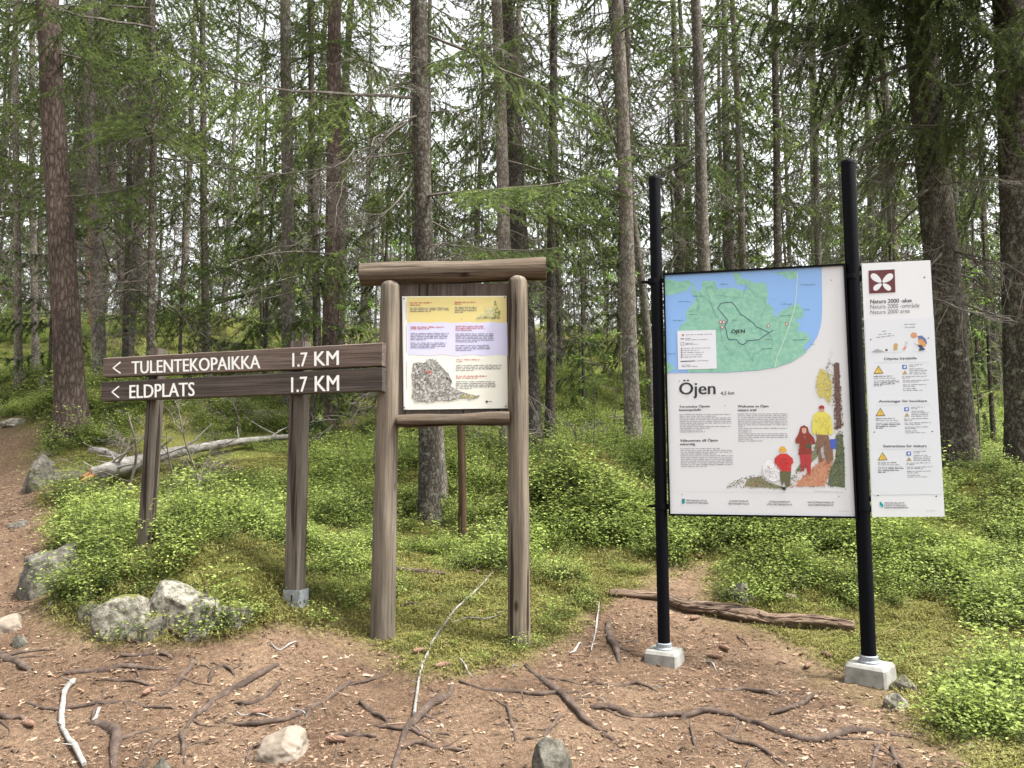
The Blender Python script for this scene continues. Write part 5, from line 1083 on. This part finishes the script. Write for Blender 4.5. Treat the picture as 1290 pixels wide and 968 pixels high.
ROOTS = [
 ([c5(-40,515),c5(0,543),c5(60,565),c5(110,602)], 11, 'short thick root entering at the left edge above the bleached stick'),
 ([c5(450,545),c5(530,540),c5(600,535),c5(660,558)], 6, 'short root nearest below the rocky outcrop'),
 ([c5(240,615),c5(330,600),c5(430,592),c5(520,590),c5(650,590)], 8, 'long level root above the top end of the bleached stick'),
 ([c5(330,618),c5(420,630),c5(500,640),c5(570,655),c5(640,640)], 4.5, 'thin root just below the long level root on the left'),
 ([c5(730,550),c5(712,600),c5(665,650),c5(612,692)], 8, 'steep root running down from below the rocky outcrop'),
 ([c5(60,700),c5(180,745),c5(300,740),c5(400,720),c5(480,712),c5(560,735),c5(660,742)], 5.5, 'wavy thin root passing behind the bleached stick'),
 ([c5(1050,575),c5(960,630),c5(860,680),c5(780,740),c5(700,820)], 10, 'thick slanting root below the foot of the signpost, running down to the left'),
 ([c5(1060,645),c5(1000,695),c5(940,725),c5(885,722)], 7, 'short slanting root right of the thick slanting one'),
 ([c5(1330,640),c5(1220,715),c5(1120,765),c5(1010,798),c5(920,805),c5(820,780)], 8, 'curved root sweeping left above the tan stone'),
 ([c5(340,800),c5(410,808),c5(440,840),c5(436,900),c5(442,1010)], 14, 'thick bent root running off the bottom edge right of the bleached stick'),
 ([c5(682,815),c5(690,880),c5(700,950)], 6, 'short upright root pointing at the bottom edge left of the tan stone'),
 ([c5(612,850),c5(570,900),c5(545,965)], 5, 'thin root splitting off near the bottom edge beside the small grey stone'),
 ([c5(-30,770),c5(30,772),c5(90,782)], 8, 'stub of root at the left edge level with the bleached stick'),
 ([c5(790,640),c5(815,590),c5(850,585),c5(885,615)], 6, 'small hooked root between two slanting roots'),
 ([c5(930,950),c5(945,900),c5(1000,880)], 6, 'root hugging the left side of the tan stone'),
 ([c6(-20,670),c6(30,650),c6(100,640),c6(190,600)], 5, 'thin root between the curved root and the left log post'),
 ([c6(420,655),c6(395,700),c6(340,730),c6(280,790),c6(230,850),c6(195,1010)], 12, 'thickest root in the middle, running down from a knot to the bottom edge'),
 ([c6(100,803),c6(200,820),c6(300,825),c6(412,845)], 4.5, 'thin root crossing over the thickest middle root'),
 ([c6(225,895),c6(300,875),c6(380,890),c6(465,907)], 7, 'low root branching right from the thickest middle root near the bottom'),
 ([c6(-20,855),c6(60,840),c6(135,852)], 7, 'short low root left of the thickest middle root'),
 ([c6(70,718),c6(120,755),c6(185,798)], 7, 'faded half-buried root slanting down left of the thickest middle root'),
 ([c6(445,640),c6(510,658),c6(570,672),c6(650,680),c6(740,692),c6(880,680),c6(960,672)], 6, 'long thin root running right from below the right log post'),
 ([c6(692,572),c6(760,630),c6(830,690),c6(900,765),c6(960,812),c6(1030,865)], 10, 'long straight root slanting down to the right in the middle of the picture'),
 ([c6(622,708),c6(640,790),c6(660,868)], 5.5, 'short upright root above the grey stone at the bottom edge'),
 ([c6(832,752),c6(780,830),c6(690,858)], 5, 'small bent root touching the grey stone at the bottom edge'),
 ([c6(945,740),c6(1030,745),c6(1100,770),c6(1180,775),c6(1330,770)], 9, 'level root left of the long wavy one under the map board'),
 ([c7(0,778),c7(90,755),c7(180,770),c7(250,795),c7(330,820),c7(430,850),c7(540,858),c7(640,832),c7(740,838),c7(870,855)], 11, 'long thick wavy root under the map board'),
 ([c6(960,650),c6(1060,655),c6(1120,650),c6(1225,688)], 5, 'thin forked root below the left concrete foot'),
 ([c7(120,672),c7(220,670),c7(320,685),c7(425,692)], 7, 'pale level root left of the right concrete foot'),
 ([c7(80,800),c7(180,860),c7(280,890),c7(380,940),c7(470,985)], 6, 'thin root dropping below the long wavy one to the bottom edge'),
 ([c7(232,790),c7(190,840),c7(115,892)], 3.5, 'very thin root crossing below the long wavy one'),
 ([c7(742,880),c7(725,930),c7(712,990)], 6, 'upright root at the bottom edge right of the wavy one'),
 ([c7(790,895),c7(810,940),c7(840,990)], 7, 'dark root beside the upright one at the bottom edge on the right'),
 ([c7(288,885),c7(262,925),c7(235,985)], 3.5, 'thin upright root at the bottom edge under the map board'),
 ([c6(1005,420),c6(1010,470),c6(1035,520),c6(1050,570)], 10, 'pale worn root climbing the bank left of the left concrete foot'),
 ([c7(20,760),c7(40,860),c7(60,930)], 4, 'thin root running down from the left end of the wavy root'),
]
for k, (pp, w_, lb) in enumerate(ROOTS): ground_tube('tree_root', pp, w_, M_root, lb, 'root', RG, lift=.33, seed=k, bumpy=.26, forks=2 if w_ > 4 else 1)
# loose sticks and branches
wst = ground_tube('stick', [c5(275,648),c5(240,700),c5(232,790),c5(262,868),c5(318,965)], 7, M_dry, 'bleached white stick with knots lying at the bottom left', 'stick', lift=.75, taper=(1,1,.8), seed=50, twigs=5, ends=False, bumpy=.2)
ground_tube('stick', [c7(492,706),c7(420,737),c7(335,767)], 6.5, M_root, 'short straight stick above the long wavy root', 'stick', lift=.7, taper=(1,1,.8), seed=51, ends=False)
lb_ = ground_tube('fallen_branch', [c6(275,775),c6(300,600),c6(340,500),c6(410,400),c6(520,290),c6(625,190)], 2.8, M_birchlog, 'long thin lichen-covered branch lying between the two log posts', 'branch', lift=.95, taper=(1.2,1,.7), seed=52, twigs=70, ends=False, bumpy=.25)
ground_tube('fallen_branch', [c6(395,420),c6(470,402),c6(560,405),c6(640,365)], 2.2, M_birchlog, 'lichen-covered side branch beside the left of the right log post', 'branch', lift=.95, seed=53, twigs=40, ends=False, bumpy=.25)
ground_tube('stick', [c6(440,545),c6(465,580),c6(495,625)], 2.5, M_dry, 'short lichen-covered twig below the long lichen-covered branch', 'stick', lift=.9, seed=54, twigs=8, ends=False)
ground_tube('stick', [c6(975,330),c6(965,430),c6(945,530)], 2.6, M_dry, 'slim pale stick on the bank between the log board and the map board', 'stick', lift=1.2, seed=55, ends=False)
ground_tube('stick', [c6(905,498),c6(865,540)], 3, M_dry, 'tiny pale stick below the bank left of the left concrete foot', 'stick', lift=.9, seed=56, ends=False)
ground_tube('stick', [c5(198,342),c5(160,385)], 3, M_dry, 'small pale stick left of the rocky outcrop', 'stick', lift=.9, seed=57, ends=False)
ground_tube('stick', [c5(1022,500),c5(1065,520),c5(1125,485)], 2.6, M_dry, 'small forked white stick below the foot of the signpost', 'stick', lift=.9, seed=58, twigs=3, ends=False)
ground_tube('stick', [c5(895,760),c5(960,768),c5(1035,775)], 2.4, M_dry, 'thin pale stick lying beside a cone above the tan stone', 'stick', lift=.9, seed=59, ends=False)
ground_tube('stick', [c7(80,555),c7(110,575),c7(132,605)], 2.4, M_dry, 'small white curved twig below the rotting log', 'stick', lift=.9, seed=60, twigs=2, ends=False)
ground_tube('stick', [c7(200,465),c7(240,500),c7(262,522)], 2.4, M_rootd, 'dark forked twig below the rotting log', 'stick', lift=.9, seed=61, twigs=4, ends=False)
ground_tube('stick', [c6(225,355),c6(300,352),c6(380,358)], 3.4, M_root, 'brown stick in the moss between the log posts', 'stick', lift=.8, seed=62, ends=False)
ground_tube('stick', [c5(470,482),c5(520,500)], 3.4, M_rootd, 'short brown stick under the rocky outcrop', 'stick', lift=.8, seed=63, ends=False)
ground_tube('stick', [c5(350,800),c5(380,740)], 5, M_birchlog, 'pale wood chip near the bleached stick', 'wood chip', lift=.7, seed=64, ends=False)
ground_tube('stick', [c5(775,275),c5(790,380),c5(795,480)], 4, M_rootd, 'brown root-like stick hanging over the right of the pale angular block', 'stick', lift=1.1, seed=65, ends=False, twigs=4)
ground_tube('stick', [c5(520,330),c5(520,372),c5(570,410),c5(640,450),c5(690,478)], 6, M_root, 'bent brown root winding over the front of the pale angular block', 'root', lift=1.3, seed=66, ends=False)
for k in range(46):      # many small twigs strewn on the litter
    r = random.Random(900+k); x, y = r.uniform(0,1200), r.uniform(815,960); a = r.uniform(-.6,.6); l = r.uniform(9,24)
    ground_tube('twig', [(x,y),(x+l*math.cos(a)*.5, y+l*math.sin(a)*.5+1),(x+l*math.cos(a), y+l*math.sin(a))], r.uniform(1.2,2.2), r.choice([M_dry,M_root,M_rootd]), 'small fallen twig strewn on the needle litter in the foreground', 'twig', 'small twigs on the needle litter', lift=.9, seed=k, sides=6, ends=False)
# logs
def log(pxs, wpx, mat, label, lifts, taper, seed, strands=0, stubs=6, Y=None, cat='log', name='fallen_log', side=None, bump=.12, stublen=(2,5), up=.4):
    g = []
    for (x, y) in pxs: g.append(onground(x, y+wpx*.5))
    g = np.array(g); d = g[:,1].mean(); rr = wpx/2/F_PX*d; n = len(pxs)*7; c = resample(g, n); t = np.linspace(0,1,n); rad = rr*np.interp(t, [0,.5,1], taper)*(1+.05*np.sin(t*23+seed))
    c[:,2] = np.maximum(height(c[:,0], c[:,1])+rad*.6, np.interp(t, [0,1], lifts)+rad*.6) if lifts else height(c[:,0], c[:,1])+rad*.65
    k_ = np.ones(7)/7; cz = np.convolve(np.pad(c[:,2], 3, 'edge'), k_, 'valid'); c[:,2] = cz
    b_ = c[n//2].copy(); b_[2] = hgt(b_[0], b_[1]); root = empty(name, b_, label, cat); mb = MB(); mb.tube(c-b_, rad, 20, 0, True, bump=bump, seed=seed)
    r9 = np.random.default_rng(seed+5)
    for k in range(strands):
        i0 = int(r9.integers(0, n-12)); i1 = i0+int(r9.integers(8, 24)); seg = c[i0:i1]-b_; tv = np.gradient(seg, axis=0); sd_ = np.cross(tv, [0,0,1]); sd_ /= np.linalg.norm(sd_, axis=1)[:,None]+1e-9; an = r9.uniform(-.4, 2.6); m_ = len(seg); e = np.sin(np.linspace(.05, 3.05, m_))
        seg = seg+(sd_*math.cos(an)+np.array([0,0,1])*math.sin(an))*(rad[i0:i0+m_, None] if len(rad[i0:i0+m_]) == m_ else rr)*1.0+r9.normal(0,.002,(m_,3)); mb.tube(seg, rr*.26*e+.001, 7, 0, True, bump=.4, seed=seed+k)
    obj('trunk', mb.me('trunk', [mat], True), root)
    rs = np.random.default_rng(seed)
    for k in range(stubs):
        i = rs.integers(2, n-2); az = rs.uniform(0,6.28); l = rr*rs.uniform(*stublen); dd = np.array([math.cos(az), math.sin(az)*.5, rs.uniform(.1,1)*up*2]); dd /= np.linalg.norm(dd); p_ = c[i]-b_
        mb = MB(); mb.tube([p_, p_+dd*l*.5+rs.normal(0,.03*l,3), p_+dd*l], [rr*.22, rr*.16, rr*.05], 6); obj('branch_stub', mb.me('branch_stub', [mat], True), root)
    return root, c-b_, rad
log([(768,742),(830,748),c7(0,345),c7(130,360),c7(250,385),c7(340,405),c7(480,408),c7(650,425)], 16, M_rot, 'rotting brown log lying across behind the black posts', None, (.55,1.2,.85), 70, stubs=12, stublen=(1.2,2.6), bump=.30, strands=22)
log([c6(-10,185),c6(100,190),c6(260,215),c6(390,225)], 7, M_root, 'thin half-buried log in the bilberries behind the left log post', None, (.7,1,.7), 71, stubs=2)
log([c6(400,195),c6(470,190),c6(520,225)], 9, M_rootd, 'gnarled piece of dead wood behind the log posts', None, (.7,1,.5), 72, stubs=6)
g1 = onground(120, 618); g2 = onground(366, 575)
rt, cc, rad = log([(118,612),(160,602),(205,592),(250,576),(300,562),(366,553)], 14, M_birchlog, 'silvery fallen trunk with a torn orange end lying behind the signpost', (g1[2]+.08, g1[2]+.50), (1.15,1,.55), 73, stubs=18, stublen=(2,9), bump=.10)
mb = MB(); p0 = cc[0]; dd = (cc[0]-cc[2]); dd /= np.linalg.norm(dd); rs = np.random.default_rng(4)
for k in range(16):
    o_ = rs.normal(0,.4,3)*rad[0]; mb.tube([p0+o_*.9, p0+o_*1.1+dd*rad[0]*rs.uniform(.4,1.6)], [rad[0]*.35, rad[0]*.05], 5)
obj('torn_end', mb.me('torn_end', [M_torn], True), rt)
log([(115,566),(135,570),(158,575)], 11, M_birchlog, 'short grey stump of a log left of the signpost, above the torn end', None, (.9,1,.8), 74, stubs=4, stublen=(2,5))
log([(250,585),(275,590),(304,592)], 11, M_rootd, 'dark piece of log lying under the silvery fallen trunk', None, (.9,1,.8), 75, stubs=3)
for k, (pxs, w_, lb) in enumerate([([(255,640),(245,600),(235,560),(228,510)], 3, 'bare grey dead branch sticking up between the posts of the signpost'), ([(150,640),(163,600),(172,560),(165,520)], 4, 'crooked dead branch rising beside the left post of the signpost'),
      ([(300,555),(299,530),(297,505)], 4, 'short dark dead stem right of the crooked dead branches'), ([(205,635),(215,600),(214,560)], 3, 'thin crooked dead branch leaning over the silvery fallen trunk')]):
    g = onground(*pxs[0]); b_ = np.array([g[0], g[1], g[2]]); pts_ = [P(x, y, g[1])-b_ for x, y in pxs]; c = resample(pts_, 12); c[:,1] += .05*np.sin(np.linspace(0,5,12)); mb = MB(); rr = w_/2/F_PX*g[1]; mb.tube(c, np.linspace(rr*1.2, rr*.5, 12), 8, 0, True, bump=.15, seed=k)
    root = empty('dead_branch', b_, lb, 'branch'); obj('stem', mb.me('stem', [M_twig], True), root); rs = np.random.default_rng(k+8)
    for q in range(7): i = rs.integers(3,11); obj('dead_branch', DEADP[int(rs.integers(12))], root, c[i], (rs.uniform(-1,1), rs.uniform(-1.2,-.1), rs.uniform(0,6.28)), (.38,)*3)
# brushwood heap by the trunk left of the left black post
g = onground(752, 560); root = empty('brushwood', g, 'tangle of dead brushwood at the foot of the tall grey trunk', 'brushwood')
rs = np.random.default_rng(91)
for q in range(10): obj('dead_branch', DEADP[q], root, (rs.uniform(-.5,.5), rs.uniform(-.3,.3), rs.uniform(.05,.45)), (rs.uniform(-1,1), rs.uniform(-.3,.5), rs.uniform(0,6.28)), (.8,)*3)
# big curved dead limb hanging from the dark spruce on the right
def limb(pxs, Y, w_, label, seed, mat=M_twig, nb=6, sc=.45, boughs=0):
    pts_ = [P(x, y, Y+dy) for x, y, dy in pxs]; b_ = pts_[0]; c = resample([p-b_ for p in pts_], 20); mb = MB(); rr = w_/2/F_PX*Y; mb.tube(c, np.linspace(rr, rr*.3, 20), 8, 0, True, bump=.1, seed=seed)
    rs = np.random.default_rng(seed); return c, b_, mb, rs
for tname, pxs, Yl, w_, sd_ in (('massive', [(1150,80,0),(1110,98,-.2),(1075,118,-.4),(1045,145,-.5),(1020,175,-.6),(1008,225,-.6)], 7.4, 6, 1), ('massive', [(1165,162,0),(1120,165,-.3),(1085,190,-.5),(1055,225,-.6)], 7.4, 3.5, 2), ('massive', [(1168,240,0),(1140,255,-.2),(1115,262,-.4),(1085,290,-.5)], 7.4, 3.5, 3),
      ('massive', [(1150,10,0),(1110,30,-.3),(1060,60,-.6),(1010,75,-.8)], 7.4, 4, 4), ('behind the log-framed board and', [(522,225,0),(495,260,-.2),(470,275,-.3),(440,285,-.4)], 6.4, 3, 5), ('tall grey trunk', [(778,190,0),(760,130,-.2),(735,60,-.3),(715,20,-.4)], 9.4, 3.5, 6),
      ('behind the log-framed board and', [(520,150,0),(490,170,-.2),(462,200,-.4),(430,230,-.6)], 6.4, 3, 7), ('massive', [(1163,208,0),(1130,206,-.2),(1100,210,-.3),(1078,215,-.4)], 7.4, 3, 8)):
    tr = [o for o in COL.objects if o.get('category') == 'tree' and tname in o.get('label', '')][0]
    c, b_, mb, rs = limb(pxs, Yl, w_, '', sd_); off_ = b_-np.array(tr.location); ob = obj('limb', mb.me('limb', [M_twig], True), tr, off_)
    for q in range(8):
        i = int(rs.integers(5, 20)) if q else 19; az = math.atan2(c[-1,1]-c[0,1], c[-1,0]-c[0,0])+rs.uniform(-.7,.7); obj('side_branch', DEADP[int(rs.integers(12))], ob, c[i], (rs.uniform(-.6,.6), rs.uniform(.1,1.0), az), (rs.uniform(.25,.5),)*3)
# saplings with small bright leaves
def sapling(px, Y, h, label, seed, n=90):
    b_ = standing(px, Y); r = np.random.default_rng(seed); root = empty('sapling', b_, label, 'sapling'); mb = MB(); t = np.linspace(0,1,8)[:,None]; st = np.array([r.normal(0,.1), r.normal(0,.1), h])*t+np.array([.03,0,0])*np.sin(t*5); mb.tube(st, np.linspace(.008,.002,8), 6)
    lf = MB()
    for k in range(14):
        u = r.uniform(.3,1); c = st[min(int(u*7),7)]; az = r.uniform(0,6.28); e = c+np.array([math.cos(az), math.sin(az), .35])*h*.22*(1.3-u); mb.tube([c, (c+e)/2+[0,0,.01], e], [.003,.002,.001], 4, 0, False)
        for q in range(n//12):
            v = r.uniform(.3,1.05); p_ = c*(1-v)+e*v+r.normal(0,.02,3); a = r.uniform(0,6.28); d = np.array([math.cos(a), math.sin(a), r.uniform(-.6,.1)]); s_d = np.cross(d, [0,0,1]); L_ = r.uniform(.03,.05)
            lf.add([p_, p_+d*L_*.5+s_d*L_*.3, p_+d*L_, p_+d*L_*.5-s_d*L_*.3], [(0,1,2,3)], None, 0, r.random())
    obj('stem', mb.me('stem', [M_twig], True), root); obj('leaves', lf.me('leaves', [M_birch], False, 'tip'), root)
sapling(468, 7.2, 1.9, 'leafy sapling left of the log-framed board near its crossbeam', 1, 160)
sapling(745, 8.2, 1.6, 'leafy sapling between the log-framed board and the tall grey trunk', 2, 160)
sapling(770, 10.5, 2.6, 'leafy sapling close behind the tall grey trunk', 3, 200)
sapling(1235, 8.6, 2.4, 'leafy sapling between the massive spruce and the trunk at the right edge', 4, 220)
sapling(445, 9.5, 2.0, 'slender leafy sapling behind the right end of the signpost', 5, 160)
sapling(1060, 11, 2.2, 'leafy sapling behind the right edge of the map board', 6, 160)
# far broadleaf undergrowth
src = [o for o in COL.objects if o.get('category') == 'sapling'][:6]; r = random.Random(12)
for k in range(95):
    px = r.uniform(-60, 1350); Y = 12+17*r.random(); b = standing(px, Y); s0 = src[k % 6]; root = s0.copy(); COL.objects.link(root); root.location = b; s = r.uniform(.9,1.6); root.scale = (s,)*3; root.rotation_euler = (0,0,r.uniform(0,6.28))
    zz = [q for q in ZN if q[0] <= px < q[1]][0][3].replace('spruces ', ''); root['label'] = 'bright leafy sapling among the trunks '+zz; root['group'] = 'leafy saplings '+zz
    for ch in list(s0.children):
        q = ch.copy(); COL.objects.link(q); q.parent = root
# cones
def cone_mesh():
    mb = MB(); n = 70; L_ = .075
    t = np.linspace(0,1,9); mb.tube(np.stack([(t-.5)*L_, 0*t, 0*t], -1), .012*np.sin(np.clip(t*.92+.06,0,1)*math.pi)**.7+.001, 8)
    for k in range(n):
        u = k/n; a = k*2.39996; x = (u-.5)*L_; R = .0125*math.sin((u*.9+.07)*math.pi)**.7; d = np.array([0, math.cos(a), math.sin(a)]); s_d = np.array([0, -math.sin(a), math.cos(a)])*.005
        b_ = np.array([x,0,0])+d*R*.8; mb.add([b_-s_d, b_+s_d, b_+d*.004+[.009,0,0]+s_d*.6, b_+d*.004+[.009,0,0]-s_d*.6], [(0,1,2,3)])
    return mb.me('spruce_cone', [noisy('cone_scale', [(.3,(.09,.05,.035)),(.7,(.24,.145,.10))], (120,120,120), 4, .8, .3, .002)])
cm = cone_mesh()
for k, (q, lb) in enumerate([(c5(110,808),'spruce cone lying at the left near the bleached stick'),(c5(985,762),'spruce cone just above the tan stone'),(c5(1272,868),'spruce cone right of the tan stone'),(c6(295,530),'spruce cone beside the lichen-covered branch near the left log post'),(c6(380,585),'spruce cone below the lichen-covered branch in the middle'),
       (c7(160,520),'spruce cone nearest below the rotting log'),(c7(125,552),'spruce cone beside the small white curved twig'),(c7(472,586),'spruce cone left of the right concrete foot'),(c7(45,405),'spruce cone against the left part of the rotting log'),(c7(60,172),'spruce cone on the bare strip behind the map board'),(c7(545,545),'spruce cone close left of the foot of the right black post'),(c5(560,685),'dark spruce cone among the roots on the left')]):
    g = onground(*q); s = 1.0; obj('spruce_cone', cm, None, (g[0], g[1], g[2]+.012), (0, .05, random.Random(k).uniform(0,3.1)), (s,s,s), label=lb, cat='cone', group='fallen spruce cones')
print('all done', len(SC.objects))
